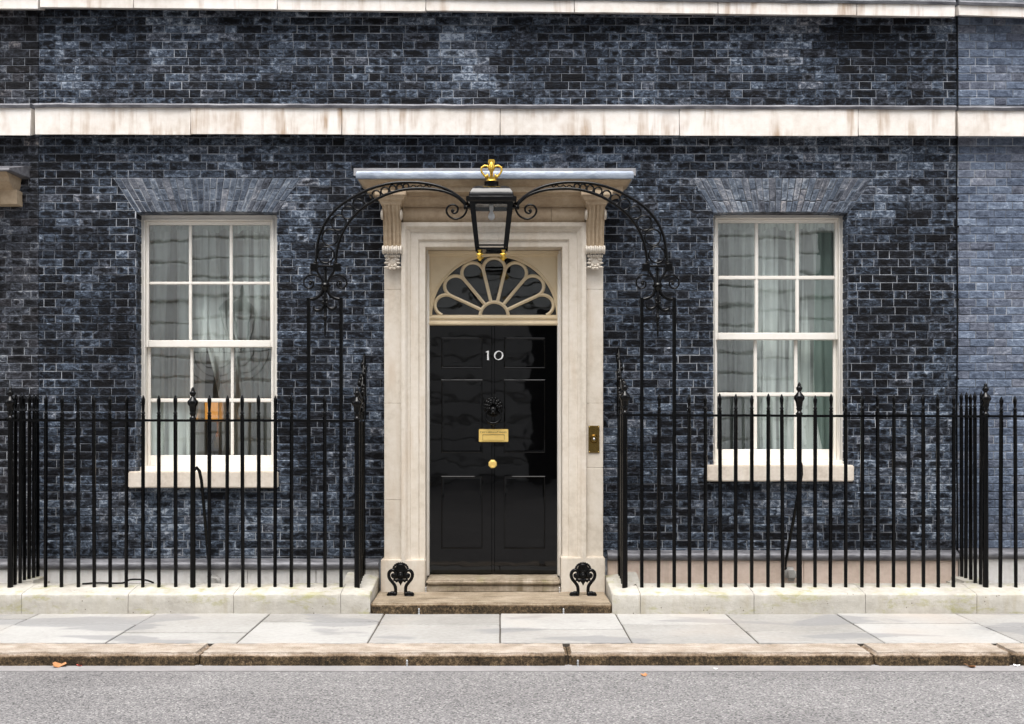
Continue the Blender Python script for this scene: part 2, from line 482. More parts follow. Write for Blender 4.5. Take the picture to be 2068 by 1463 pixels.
class MB:
    def __init__(s):
        s.v, s.f = [], []

    def add(s, vs, fs):
        k = len(s.v)
        s.v += [tuple(p) for p in vs]
        s.f += [tuple(i + k for i in f) for f in fs]
        return s

    def hexa(s, p):
        """8 corners: bottom ring 4 (ccw from above), top ring 4"""
        return s.add(p, [(3, 2, 1, 0), (4, 5, 6, 7), (0, 1, 5, 4), (1, 2, 6, 5), (2, 3, 7, 6), (3, 0, 4, 7)])

    def box(s, x0, x1, y0, y1, z0, z1):
        x0, x1 = min(x0, x1), max(x0, x1)
        y0, y1 = min(y0, y1), max(y0, y1)
        z0, z1 = min(z0, z1), max(z0, z1)
        return s.hexa([(x0, y0, z0), (x1, y0, z0), (x1, y1, z0), (x0, y1, z0), (x0, y0, z1), (x1, y0, z1), (x1, y1, z1), (x0, y1, z1)])

    def cbox(s, x0, x1, y0, y1, z0, z1, b=0.004, seg=1):
        bm = bmesh.new()
        bmesh.ops.create_cube(bm, size=1.0)
        x0, x1 = min(x0, x1), max(x0, x1)
        y0, y1 = min(y0, y1), max(y0, y1)
        z0, z1 = min(z0, z1), max(z0, z1)
        for v in bm.verts:
            v.co = ((x0 + x1) / 2 + v.co.x * (x1 - x0), (y0 + y1) / 2 + v.co.y * (y1 - y0), (z0 + z1) / 2 + v.co.z * (z1 - z0))
        bmesh.ops.bevel(bm, geom=list(bm.edges), offset=b, segments=seg, affect='EDGES')
        return s.frombm(bm)

    def frombm(s, bm):
        bm.verts.index_update()
        s.add([v.co[:] for v in bm.verts], [[v.index for v in f.verts] for f in bm.faces])
        bm.free()
        return s

    def rough(s, x0, x1, y0, y1, z0, z1, b=0.015, seg=2, step=0.06, amp=0.004, freq=6.0, fine=0.0):
        bm = bmesh.new()
        bmesh.ops.create_cube(bm, size=1.0)
        for v in bm.verts:
            v.co = ((x0 + x1) / 2 + v.co.x * (x1 - x0), (y0 + y1) / 2 + v.co.y * (y1 - y0), (z0 + z1) / 2 + v.co.z * (z1 - z0))
        bmesh.ops.bevel(bm, geom=list(bm.edges), offset=b, segments=seg, affect='EDGES')
        for ax, lo, hi in ((0, x0, x1), (1, y0, y1), (2, z0, z1)):
            n = int((hi - lo) / step)
            for i in range(1, n):
                c = [0, 0, 0]
                c[ax] = lo + (hi - lo) * i / n
                nn = [0, 0, 0]
                nn[ax] = 1
                bmesh.ops.bisect_plane(bm, geom=list(bm.verts) + list(bm.edges) + list(bm.faces), plane_co=c, plane_no=nn, dist=1e-5)
        for v in bm.verts:
            d = mnoise.noise_vector(v.co * freq) * amp
            if fine:
                d += mnoise.noise_vector(v.co * freq * 5) * fine
            v.co += d
        return s.frombm(bm)

    def prism_x(s, prof, x0, x1, nx=1, amp=0.0, freq=5.0):
        """polygon prof [(y,z)] (closed, ccw seen from -x... any) extruded along x"""
        n = len(prof)
        vs, fs = [], []
        for i in range(nx + 1):
            x = x0 + (x1 - x0) * i / nx
            for (y, z) in prof:
                p = Vector((x, y, z))
                if amp:
                    p += mnoise.noise_vector(p * freq) * amp
                vs.append(p[:])
        for i in range(nx):
            for j in range(n):
                a, b2 = i * n + j, i * n + (j + 1) % n
                fs.append((a, b2, b2 + n, a + n))
        fs.append(tuple(range(n - 1, -1, -1)))
        fs.append(tuple(range(nx * n, nx * n + n)))
        return s.add(vs, fs)

    def prism_y(s, poly, y0, y1):
        """polygon [(x,z)] extruded along y"""
        n = len(poly)
        vs = [(x, y0, z) for x, z in poly] + [(x, y1, z) for x, z in poly]
        fs = [tuple(range(n - 1, -1, -1)), tuple(range(n, 2 * n))]
        for j in range(n):
            k = (j + 1) % n
            fs.append((j, k, k + n, j + n))
        return s.add(vs, fs)

    def tube(s, path, r, n=8, closed=False, square=False):
        P = [Vector(p) for p in path]
        m = len(P)
        rr = r if hasattr(r, '__len__') else [r] * m
        up = None
        vs, fs = [], []
        for i in range(m):
            a = P[(i - 1) % m] if (closed or i > 0) else P[i]
            b = P[(i + 1) % m] if (closed or i < m - 1) else P[i]
            t = (b - a)
            t = t.normalized() if t.length > 1e-9 else Vector((0, 0, 1))
            if up is None:
                up = Vector((0, 1, 0)) if abs(t.y) < 0.9 else Vector((1, 0, 0))
            u = (up - t * up.dot(t)).normalized()
            w = t.cross(u)
            up = u
            for k in range(n):
                an = 2 * PI * k / n + (PI / 4 if square else 0)
                vs.append((P[i] + u * (math.cos(an) * rr[i]) + w * (math.sin(an) * rr[i]))[:])
        last = m if closed else m - 1
        for i in range(last):
            i2 = (i + 1) % m
            for k in range(n):
                k2 = (k + 1) % n
                fs.append((i * n + k, i * n + k2, i2 * n + k2, i2 * n + k))
        if not closed:
            fs.append(tuple(range(n - 1, -1, -1)))
            fs.append(tuple(range((m - 1) * n, m * n)))
        return s.add(vs, fs)

    def lathe(s, prof, c, n=16, axis='z', rot=0.0):
        """prof [(r,h)] about an axis through c"""
        m = len(prof)
        vs, fs = [], []
        for (r, h) in prof:
            for k in range(n):
                an = 2 * PI * k / n + rot
                a, b = math.cos(an) * r, math.sin(an) * r
                if axis == 'z':
                    vs.append((c[0] + a, c[1] + b, c[2] + h))
                elif axis == 'y':
                    vs.append((c[0] + a, c[1] - h, c[2] + b))
                else:
                    vs.append((c[0] + h, c[1] + a, c[2] + b))
        for i in range(m - 1):
            for k in range(n):
                k2 = (k + 1) % n
                fs.append((i * n + k, i * n + k2, (i + 1) * n + k2, (i + 1) * n + k))
        fs.append(tuple(range(n - 1, -1, -1)))
        fs.append(tuple(range((m - 1) * n, m * n)))
        return s.add(vs, fs)

    def ball(s, c, r, n=10, m=6):
        rx, ry, rz = r if hasattr(r, '__len__') else (r, r, r)
        vs, fs = [], []
        for i in range(m + 1):
            th = PI * i / m
            for k in range(n):
                ph = 2 * PI * k / n
                vs.append((c[0] + rx * math.sin(th) * math.cos(ph), c[1] + ry * math.sin(th) * math.sin(ph), c[2] + rz * math.cos(th)))
        for i in range(m):
            for k in range(n):
                k2 = (k + 1) % n
                fs.append((i * n + k, (i + 1) * n + k, (i + 1) * n + k2, i * n + k2))
        return s.add(vs, fs)

    def rings(s, rings_, cap=True):
        n = len(rings_[0])
        vs, fs = [], []
        for rg in rings_:
            vs += [tuple(p) for p in rg]
        for i in range(len(rings_) - 1):
            for k in range(n):
                k2 = (k + 1) % n
                fs.append((i * n + k, i * n + k2, (i + 1) * n + k2, (i + 1) * n + k))
        if cap:
            fs.append(tuple(range(n - 1, -1, -1)))
            fs.append(tuple(range((len(rings_) - 1) * n, len(rings_) * n)))
        return s.add(vs, fs)


def put(o, parent, wloc):
    COL.objects.link(o)
    WO[o.name] = Vector(wloc)
    if parent is not None:
        o.parent = parent
        o.location = Vector(wloc) - WO[parent.name]
    else:
        o.location = wloc
    return o


def tag(o, label=None, cat=None, group=None, kind=None):
    if label:
        o['label'] = label
    if cat:
        o['category'] = cat
    if group:
        o['group'] = group
    if kind:
        o['kind'] = kind
    return o


def root(name, loc, label, cat, group=None):
    e = bpy.data.objects.new(name, None)
    e.empty_display_size = 0.1
    put(e, None, loc)
    return tag(e, label, cat, group)


def mk(name, mb, mat, parent=None, smooth=None, mats=None, pick=None):
    """world-space mesh -> object with its origin at its base"""
    xs = [v[0] for v in mb.v]
    ys = [v[1] for v in mb.v]
    zs = [v[2] for v in mb.v]
    og = Vector(((min(xs) + max(xs)) / 2, (min(ys) + max(ys)) / 2, min(zs)))
    me = bpy.data.meshes.new(name)
    me.from_pydata([(v[0] - og.x, v[1] - og.y, v[2] - og.z) for v in mb.v], [], mb.f)
    bm = bmesh.new()
    bm.from_mesh(me)
    bmesh.ops.recalc_face_normals(bm, faces=bm.faces)
    bm.to_mesh(me)
    bm.free()
    if mats:
        for m_ in mats:
            me.materials.append(M[m_])
        for p in me.polygons:
            p.material_index = pick(p.normal, p.center + og)
    else:
        me.materials.append(M[mat])
    if smooth is not None:
        me.polygons.foreach_set('use_smooth', [True] * len(me.polygons))
        me.set_sharp_from_angle(angle=R(smooth))
    o = bpy.data.objects.new(name, me)
    return put(o, parent, og)


def dup(o, wloc, parent=None):
    c = o.copy()
    put(c, parent, wloc)
    return c


# ------------------------------------------------------------------ bricks
JT = 0.0056  # joint width


class Bricks:
    """front-facing bricks as (4 corners, tint); later split into single objects and one joined part"""

    def __init__(s, stained=False):
        s.items = []
        s.stained = stained

    def add(s, q, tint, map_=None, depth=0.05, jt=JT, single=0.0):
        s.items.append((q, tint, map_, depth, jt, single))


def brick_geo(q, map_, depth, jt, seed):
    rnd = random.Random(seed)
    cx = sum(p[0] for p in q) / 4
    cz = sum(p[1] for p in q) / 4
    wb, wt = q[1][0] - q[0][0], q[2][0] - q[3][0]
    hh = (q[3][1] - q[0][1])
    o = []
    for i, (x, z) in enumerate(q):
        sx = 1 if i in (1, 2) else -1
        sz = 1 if i in (2, 3) else -1
        ww = wb if i in (0, 1) else wt
        if ww < 0.03:
            sx *= max(0.0, ww / 0.03)
        o.append((x - sx * jt / 2 + rnd.uniform(-.0012, .0012), z - sz * jt / 2 + rnd.uniform(-.001, .001)))
    b = 0.005
    inn = []
    for i, (x, z) in enumerate(o):
        sx = 1 if i in (1, 2) else -1
        sz = 1 if i in (2, 3) else -1
        ww = wb if i in (0, 1) else wt
        if ww < 0.03:
            sx *= max(0.0, ww / 0.03) * .6
        inn.append((x - sx * (b + rnd.uniform(0, .003)), z - sz * (b + rnd.uniform(0, .002))))
    base = rnd.uniform(-0.0015, 0.003)
    f = []
    for (x, z) in o:
        f.append((x, base + 0.0, z))
    for (x, z) in inn:
        f.append((x, base + 0.0045 + rnd.uniform(-.001, .001), z))
    for (x, z) in o:
        f.append((x, -depth, z))
    mp = map_ or (lambda a, d, c: (a, -d, c))
    vs = [mp(a, d, c) for a, d, c in f]
    fs = [(4, 5, 6, 7), (0, 1, 5, 4), (1, 2, 6, 5), (2, 3, 7, 6), (3, 0, 4, 7),
          (8, 9, 1, 0), (9, 10, 2, 1), (10, 11, 3, 2), (11, 8, 0, 3)]
    bu, bv = 0.06, 0.1
    uvo = [(0, 0), (1, 0), (1, 1), (0, 1)]
    uvi = [(bu, bv), (1 - bu, bv), (1 - bu, 1 - bv), (bu, 1 - bv)]
    uvs = uvo + uvi + uvo
    # a header is about square: keep its oval round
    return vs, fs, uvs


def bricks_mesh(name, items, matname, og):
    V, F, U, T = [], [], [], []
    for k, (q, tint, map_, depth, jt, _s) in enumerate(items):
        vs, fs, uvs = brick_geo(q, map_, depth, jt, hash((round(q[0][0], 4), round(q[0][1], 4))) & 0xffffff)
        b0 = len(V)
        V += [(v[0] - og[0], v[1] - og[1], v[2] - og[2]) for v in vs]
        for f in fs:
            F.append(tuple(i + b0 for i in f))
            for i in f:
                U += uvs[i]
                T += (*tint, 1.0)
    me = bpy.data.meshes.new(name)
    me.from_pydata(V, [], F)
    uv = me.uv_layers.new(name='UVMap')
    uv.data.foreach_set('uv', U)
    ca = me.attributes.new('tint', 'FLOAT_COLOR', 'CORNER')
    ca.data.foreach_set('color', T)
    me.materials.append(M[matname])
    return me


def emit(bricks, parent, matname, name='brick', limit=300):
    its = sorted(bricks.items, key=lambda i: -i[5])
    singles = [i for i in its if i[5] > 0][:limit]
    rest = [i for i in its if i[5] <= 0] + [i for i in its if i[5] > 0][limit:]
    for it in singles:
        q = it[0]
        mp = it[2] or (lambda a, d, c: (a, -d, c))
        og = mp(sum(p[0] for p in q) / 4, 0, min(p[1] for p in q))
        me = bricks_mesh(name, [it], matname, og)
        put(bpy.data.objects.new(name, me), parent, og)
    if rest:
        og = WO[parent.name]
        me = bricks_mesh('brickwork', rest, matname, og)
        o = put(bpy.data.objects.new('brickwork', me), parent, og)
        o['kind'] = 'stuff'


H = 0.0715          # course height
ARCH_TOP = PZ(360)
ST, HD = 0.2165, 0.1055


STAINS = [  # px, py, sx, sy, change of lightness: limewash runs, soot, salted patches
    (330, 120, 28, 120, .85), (355, 60, 60, 40, .4), (925, 110, 45, 110, .75), (965, 150, 30, 80, .5), (1480, 100, 38, 110, .7), (1600, 80, 40, 60, .35), (640, 90, 90, 60, -.35),
    (1820, 120, 130, 60, -.55), (1180, 140, 100, 70, -.3), (700, 150, 60, 40, .25), (150, 110, 90, 70, .25),
    (1835, 590, 70, 130, -1.0), (1780, 760, 90, 90, -.6), (1900, 480, 40, 100, -.5), (1780, 395, 45, 35, .7), (1800, 330, 120, 40, .25), (1620, 320, 110, 35, .3),
    (1330, 330, 80, 60, -.2), (1290, 470, 60, 70, -.45), (1380, 560, 50, 120, -.35), (1300, 690, 60, 90, .1), (1250, 980, 40, 140, .3), (1400, 950, 120, 110, .2),
    (130, 340, 90, 50, -.45), (180, 460, 80, 90, -.35), (180, 850, 80, 130, -.75), (100, 620, 60, 90, -.3), (250, 720, 40, 150, -.4), (120, 1030, 90, 60, .6), (230, 1000, 60, 50, .3),
    (620, 620, 60, 160, -.3), (600, 820, 60, 90, -.75), (650, 930, 70, 60, -.4), (400, 1060, 150, 60, .35), (640, 1050, 80, 60, .3), (740, 450, 40, 160, -.35), (700, 700, 60, 80, .2),
    (560, 330, 160, 40, .25), (860, 320, 90, 25, -.4), (1100, 315, 100, 25, .15), (1650, 1010, 110, 40, .6), (1750, 940, 60, 30, .6), (1700, 1075, 200, 25, -.7), (1880, 900, 50, 120, .35), (1850, 1000, 60, 60, .1),
]


def weather(x, z):
    px, py = VX + x / sc(0), VY - (z - CAM_Z) / sc(0)
    v = 0.0
    for (a, b, sx, sy, k) in STAINS:
        v += .6 * k * math.exp(-((px - a) / sx) ** 2 - ((py - b) / sy) ** 2)
    return v + 0.35 * mnoise.noise(Vector((x * 1.1, z * 1.3, 4.2)))


def lay(bk, x0, x1, z0, z1, holes, slants, seed, off=0.0, weight=None, closer=True):
    """Flemish bond; holes [(xa,xb,za,zb)], slants: arches as (fl, fr, za, zb) with fl(z), fr(z)"""
    rnd = random.Random(seed)
    k0 = math.ceil((z0 - ARCH_TOP) / H - 1e-6) - 1
    k = k0
    while True:
        za = ARCH_TOP + k * H
        zb = za + H
        if za > z1 - 0.012:
            break
        a, b = max(za, z0), min(zb, z1)
        k += 1
        if b - a < 0.015:
            continue
        zm = (a + b) / 2
        free = [(x0, x1, None, None)]
        cuts = []
        for (xa, xb, ha, hb) in holes:
            if ha < zm < hb:
                cuts.append((lambda z, v=xa: v, lambda z, v=xb: v))
        for (fl, fr, ha, hb) in slants:
            if ha < zm < hb:
                cuts.append((fl, fr))
        x = x0 + off - rnd.uniform(0, 0.006)
        if k % 2:
            x -= (ST + HD) / 2 + 0.003
        x -= ST + HD
        i = 0
        while x < x1:
            w = (ST if i % 2 == 0 else HD) + rnd.uniform(-0.005, 0.005)
            i += 1
            xl, xr = max(x, x0), min(x + w, x1)
            x += w
            if xr - xl < 0.028:
                continue
            pieces = [((xl, xl), (xr, xr))]
            for (fl, fr) in cuts:
                new = []
                for (L, Rr) in pieces:
                    la, lb, ra, rb = fl(a), fl(b), fr(a), fr(b)
                    if Rr[0] <= min(la, lb) + 1e-6 and Rr[1] <= min(la, lb) + 1e-6 or L[0] >= max(ra, rb) - 1e-6:
                        new.append((L, Rr))
                        continue
                    l1 = (L, (max(L[0], min(Rr[0], la)), max(L[1], min(Rr[1], lb))))
                    if (l1[1][0] - L[0]) + (l1[1][1] - L[1]) > 0.022:
                        new.append(l1)
                    r1 = ((min(Rr[0], max(L[0], ra)), min(Rr[1], max(L[1], rb))), Rr)
                    if (Rr[0] - r1[0][0]) + (Rr[1] - r1[0][1]) > 0.022:
                        new.append(r1)
                pieces = new
            for (L, Rr) in pieces:
                q = [(L[0], a), (Rr[0], a), (Rr[1], b), (L[1], b)]
                wv_ = weather((L[0] + Rr[0]) / 2, zm) if bk.stained else 0.0
                tint = (rnd.random() + wv_, rnd.random() - .5 * wv_, rnd.random())
                wd = Rr[0] - L[0]
                s = 0.0
                if weight:
                    s = weight((L[0] + Rr[0]) / 2, zm, wd, b - a)
                bk.add(q, tint, None, 0.05, JT, s)


# ================================================================== SETTING
g = MB()
g.box(-60, 60, -60, 12, -0.6, -0.145)
tag(mk('ground', g, 'earth'), kind='structure')
g = MB()
nx = 60
vs, fs = [], []
xsr = [-30 + i * 1.0 for i in range(61)]
ysr = [-2.44 - 0.4 * i for i in range(43)]
for y in ysr:
    for x in xsr:
        z = -0.0935 + 0.012 * mnoise.noise(Vector((x * .35, y * .5, 3))) * min(1, (-2.44 - y) * 1.2)
        vs.append((x, y, z))
n_ = len(xsr)
for j in range(len(ysr) - 1):
    for i in range(n_ - 1):
        fs.append((j * n_ + i, j * n_ + i + 1, (j + 1) * n_ + i + 1, (j + 1) * n_ + i))
g.add(vs, fs)
tag(mk('road', g, 'asphalt', smooth=60), kind='structure')
g = MB()
g.box(-30, 30, -2.452, -2.25, -0.14, -0.088)
tag(mk('gutter', g, 'gutter'), kind='structure')

# kerb
g = MB()
g.box(-30, 30, -2.24, -1.97, -0.14, -0.055)
kerb = tag(mk('kerb', g, 'earth'), kind='structure')
KY0, KY1 = -2.292, -1.948
kj = [-9.2, -7.4, PX(-520, KY0), PX(-210, KY0), PX(402, KY0), PX(1148, KY0), PX(1767, KY0), PX(2046, KY0), 5.2, 6.6, 8.4]
for a, b in zip(kj, kj[1:]):
    g = MB()
    zt = random.uniform(-0.003, 0.003)
    g.rough(a + 0.004, b - 0.004, KY0 + random.uniform(-.004, .004), KY1, -0.135, 0.0 + zt, 0.022, 3, 0.03, 0.005, 5.0, 0.004)
    mk('kerb_stone', g, 'kerb', kerb, 50)

# pavement slabs
g = MB()
g.box(-30, 30, -1.95, 0.3, -0.14, -0.008)
pave = tag(mk('pavement', g, 'earth'), kind='structure')
PW0, PW1 = -1.940, -0.72
sj = [-8.5, -7.5, -6.6, -5.7, PX(-150, -.75), PX(79, -.75), PX(314, -.75), PX(545, -.75), PX(776, -.75), PX(1010, -.75), PX(1243, -.75),
      PX(1466, -.75), PX(1689, -.75), PX(1930, -.75), PX(2160, -.75), 5.6, 6.6, 7.6, 8.6]
split_y = [1262, 1270, 1258, 1266, 1250, 1262, 1278, 1256, 1262, 1270.5, 1261, 1275, 1259, 1266, 1256, 1270, 1262, 1268]
for (a, b), sy in zip(zip(sj, sj[1:]), split_y):
    ym = CAM_Z * FOC / (sy - VY) - CAM_D
    for y0, y1 in ((PW0, ym), (ym, PW1)):
        g = MB()
        zt = random.uniform(-0.0025, 0.0025)
        g.rough(a + 0.005, b - 0.005, y0 + (0.004 if y0 == PW0 else 0.014), y1 - (0.014 if y0 == PW0 else 0.004), -0.06, zt, 0.005, 1, 0.2, 0.0016, 4.0)
        mk('paving_slab', g, 'slab', pave, 40)
# floor of the narrow area behind the railings
g = MB()
g.box(-9, PX(750, -.75) - 0.02, -0.4, 0.02, -0.3, 0.03)
tag(mk('area_floor', g, 'floor'), kind='structure')
g = MB()
g.box(PX(1237, -.75) + 0.02, 9, -0.4, 0.02, -0.3, 0.03)
tag(mk('area_floor', g, 'floor'), kind='structure')

# ================================================================== HOUSES
XL, XR = PX(78), PX(1932)         # party lines
ZT = 6.3
house = root('town_house', (0, 0, 0), 'soot-black brick town house with the black panelled front door and two sash windows', 'house')
house_l = root('town_house', (-5.2, 0, 0), 'brown-black brick house with a cream stone door hood beyond the straight joint', 'house', None)
house_r = root('town_house', (5.2, 0, 0), 'paler blue-grey brick house beyond the thin black cable', 'house', None)

# openings on the wall face
WL = dict(x0=PX(275), x1=PX(560), z0=PZ(957), z1=PZ(431), a0=PX(230), a1=PX(606))
WR = dict(x0=PX(1440), x1=PX(1712), z0=PZ(945), z1=PZ(432), a0=PX(1399), a1=PX(1761))
DX0, DX1 = PX(780), PX(1214)
DZ1 = PZ(392)
BASE_Z = PZ(1128)


def arch_lines(w):
    def fl(z):
        t = (z - w['z1']) / (ARCH_TOP - w['z1'])
        return w['x0'] + (w['a0'] - w['x0']) * t

    def fr(z):
        t = (z - w['z1']) / (ARCH_TOP - w['z1'])
        return w['x1'] + (w['a1'] - w['x1']) * t
    return fl, fr


holes = [(w['x0'], w['x1'], w['z0'] - 0.02, w['z1'] + .01) for w in (WL, WR)] + [(DX0, DX1, -1, DZ1)]
slants = [(*arch_lines(w), w['z1'] - 0.0, ARCH_TOP + 0.001) for w in (WL, WR)]
# bands hidden behind the string courses
BAND1 = (PZ(277), PZ(208))
BAND2 = (PZ(34), PZ(-28))


def w_main(x, z, wd, h):
    if wd < 0.19 or h < 0.06 or z < 1.75 or z > 5.25:
        return 0
    if BAND1[0] - .09 < z < BAND1[1] + .03 or z > BAND2[0] - .08:
        return 0
    if -1.27 < x < 1.2 and 3.45 < z < 3.82:
        return 0
    if not -4.05 < x < 4.0:
        return 0
    return 100 - math.hypot(x, z - 3.0)


def w_side(xa, xb):
    def f(x, z, wd, h):
        if not (xa < x < xb) or z > 5.25 or h < .05 or wd < 0.06:
            return 0
        if BAND1[0] + .02 < z < BAND1[1] or z > BAND2[0] - .02:
            return 0
        return wd * 10 + 1 - abs(z - 3) * .1
    return f


bk = Bricks(True)
hb = [(-20, 20, BAND1[0] + .075, BAND1[1] - .03), (-20, 20, BAND2[0] + .085, BAND2[1] - .03)]
lay(bk, XL - 0.001, XR + 0.001, BASE_Z, ZT, holes + hb, slants, 1, 0.0, w_main)


def jamb(bk, w, side, depth=0.21):
    """bricks turning into the window reveal"""
    rnd = random.Random(5 + side)
    k = math.floor((w['z0'] - ARCH_TOP) / H)
    while True:
        za = ARCH_TOP + k * H
        zb = za + H
        k += 1
        if za > w['z1'] - .01:
            break
        a, b = max(za, w['z0'] - .02), min(zb, w['z1'])
        if b - a < .015:
            continue
        if side < 0:
            mp = lambda u, d, c, X=w['x0']: (X + d, u, c)
        else:
            mp = lambda u, d, c, X=w['x1']: (X - d, u, c)
        cut = 0.105 if k % 2 else depth
        tb_ = (rnd.random() * .8 + .2, rnd.random(), rnd.random())
        bk.add([(0.004, a), (cut, a), (cut, b), (0.004, b)], tb_, mp, 0.02, JT, 0)
        if cut < depth:
            bk.add([(cut, a), (depth, a), (depth, b), (cut, b)], tb_, mp, 0.02, JT, 0)


for w in (WL, WR):
    jamb(bk, w, -1)
    jamb(bk, w, 1)
emit(bk, house, 'brick')
# flat arches of rubbed bricks
for wi, w in enumerate((WL, WR)):
    ab = Bricks()
    fl, fr = arch_lines(w)
    n = 27 if wi == 0 else 26
    rnd = random.Random(40 + wi)
    z0, z1 = w['z1'], ARCH_TOP
    for i in range(n):
        u0, u1 = i / n, (i + 1) / n
        lv = [0, 0.36, 1] if i % 2 else [0, 0.68, 1]
        if i % 4 == 2:
            lv = [0, 0.34, 0.69, 1]
        for a, b in zip(lv, lv[1:]):
            za, zb = z0 + (z1 - z0) * a, z0 + (z1 - z0) * b
            camb = 0.012 * (1 - ((u0 + u1) - 1) ** 2) if a == 0 else 0
            q = [(fl(za) + (fr(za) - fl(za)) * u0, za + camb), (fl(za) + (fr(za) - fl(za)) * u1, za + camb),
                 (fl(zb) + (fr(zb) - fl(zb)) * u1, zb), (fl(zb) + (fr(zb) - fl(zb)) * u0, zb)]
            ab.add(q, (rnd.uniform(0.1, 1) + (0.12 if wi else 0), rnd.random(), rnd.random() + .1 * wi), None, 0.21, 0.0066, 10)
    emit(ab, house, 'brick_a', 'arch_brick')

bl = Bricks()
hl = hb + [(-7.2, PX(30), PZ(411), PZ(352))]
lay(bl, -6.4, XL + 0.001, BASE_Z + .0, ZT, hl, [], 2, 0.07, w_side(-4.46, XL))
emit(bl, house_l, 'brick_l')
br = Bricks()
lay(br, XR - 0.001, 6.6, BASE_Z, ZT, hb, [], 3, 0.12, w_side(XR, 4.68))
emit(br, house_r, 'brick_r')


# mortar-coloured wall body behind the bricks, with the openings left free
def wall_body(x0, x1, z0, z1, hs, parent, th=0.25):
    xs = sorted({x0, x1, *[min(max(v, x0), x1) for h_ in hs for v in h_[:2]]})
    zs = sorted({z0, z1, *[min(max(v, z0), z1) for h_ in hs for v in h_[2:]]})
    g = MB()
    for a, b in zip(xs, xs[1:]):
        run = None
        for c, d in zip(zs, zs[1:]):
            mx, mz = (a + b) / 2, (c + d) / 2
            blocked = any(h_[0] < mx < h_[1] and h_[2] < mz < h_[3] for h_ in hs)
            if blocked:
                if run:
                    g.box(a, b, 0.0015, th, run[0], run[1])
                    run = None
            else:
                run = (run[0], d) if run else (c, d)
        if run:
            g.box(a, b, 0.0015, th, run[0], run[1])
    return mk('wall', g, 'mortar', parent)


wall_holes = [(WL['x0'] - .002, WL['x1'] + .002, WL['z0'] - .02, WL['z1'] + .012), (WR['x0'] - .002, WR['x1'] + .002, WR['z0'] - .02, WR['z1'] + .012),
              (PX(850), PX(1146), -0.5, PZ(470))]
wall_body(XL + .003, XR - .003, -0.3, ZT, wall_holes, house)
wall_body(-6.4, XL - .003, -0.3, ZT, [], house_l)
wall_body(XR + .003, 6.6, -0.3, ZT, [], house_r)


# ---- string courses: single stones with lead dressing on top
def band(parent, joints, Yf, ybot, ytop, matname, lead_h, seed):
    """joints in photo px; ybot/ytop functions of px"""
    rnd = random.Random(seed)
    for a, b in zip(joints, joints[1:]):
        g = MB()
        dz = rnd.uniform(-0.004, 0.004)
        yf = Yf + rnd.uniform(-0.004, 0.004)
        xa, xb = PX(a, Yf) + .0015, PX(b, Yf) - .0015
        za0, zb0, za1, zb1 = PZ(ybot(a), Yf) + dz, PZ(ybot(b), Yf) + dz, PZ(ytop(a), Yf), PZ(ytop(b), Yf)
        bm = bmesh.new()
        P = [(xa, yf, za0), (xb, yf, zb0), (xb, 0.04, zb0 + .055), (xa, 0.04, za0 + .055), (xa, yf, za1), (xb, yf, zb1), (xb, 0.04, zb1), (xa, 0.04, za1)]
        vv = [bm.verts.new(p) for p in P]
        for f in [(3, 2, 1, 0), (4, 5, 6, 7), (0, 1, 5, 4), (1, 2, 6, 5), (2, 3, 7, 6), (3, 0, 4, 7)]:
            bm.faces.new([vv[i] for i in f])
        bmesh.ops.bevel(bm, geom=list(bm.edges), offset=0.004, segments=1, affect='EDGES')
        n = max(2, int((xb - xa) / 0.12))
        for i in range(1, n):
            bmesh.ops.bisect_plane(bm, geom=list(bm.verts) + list(bm.edges) + list(bm.faces), plane_co=(xa + (xb - xa) * i / n, 0, 0), plane_no=(1, 0, 0), dist=1e-5)
        for v in bm.verts:
            v.co += mnoise.noise_vector(v.co * 4) * 0.0022
        g.frombm(bm)
        mk('ledge_stone', g, matname, parent, 40)
    if lead_h:
        a, b = joints[0], joints[-1]
        n = max(2, int((b - a) / 16))
        g = MB()
        rg = []
        for i in range(n + 1):
            p = a + (b - a) * i / n
            z = PZ(ytop(p), Yf)
            wob = 0.006 * mnoise.noise(Vector((p * 0.021, seed, 0)))
            lap = 0.004 * ((p // 190) % 2)
            X = PX(p, Yf)
            rg.append([(X, 0.02, z + .002), (X, Yf - 0.014 - lap, z - 0.012 + wob), (X, Yf - 0.02 - lap, z + 0.01 + wob), (X, Yf - 0.008, z + 0.026 + wob),
                       (X, -0.02, z + lead_h + wob), (X, -0.007, z + lead_h + .025 + wob), (X, 0.02, z + lead_h + .025)])
        g.rings(rg)
        mk('lead_flashing', g, 'lead', parent, 40)


def lin(x0, y0, x1, y1):
    return lambda p: y0 + (y1 - y0) * (p - x0) / (x1 - x0)


band(house, [70, 385, 690, 1010, 1372, 1733, 1930], -0.135, lin(70, 271.5, 1930, 275.5), lin(70, 215, 1930, 220), 'ledge', 0.035, 1)
band(house_l, [-480, -300, -110, 62], -0.125, lin(-480, 272, 62, 275), lin(-480, 214, 62, 216), 'ledge', 0.035, 2)
band(house_r, [1934.5, 2120, 2300, 2480], -0.125, lin(1934, 275, 2480, 279), lin(1934, 221, 2480, 224), 'ledge', 0.035, 3)
band(house, [80, 270, 560, 860, 1160, 1450, 1730, 1929], -0.16, lin(80, 15, 1930, 34), lin(80, -13, 1930, 8), 'ledge', 0.03, 4)
band(house_l, [-480, -300, -110, 77], -0.16, lin(-480, 15, 77, 19), lin(-480, -14, 77, -12), 'ledge', 0.03, 5)
band(house_r, [1936, 2120, 2300, 2480], -0.15, lin(1934, 31.5, 2480, 48), lin(1934, 8, 2480, 24), 'ledge', 0.03, 6)


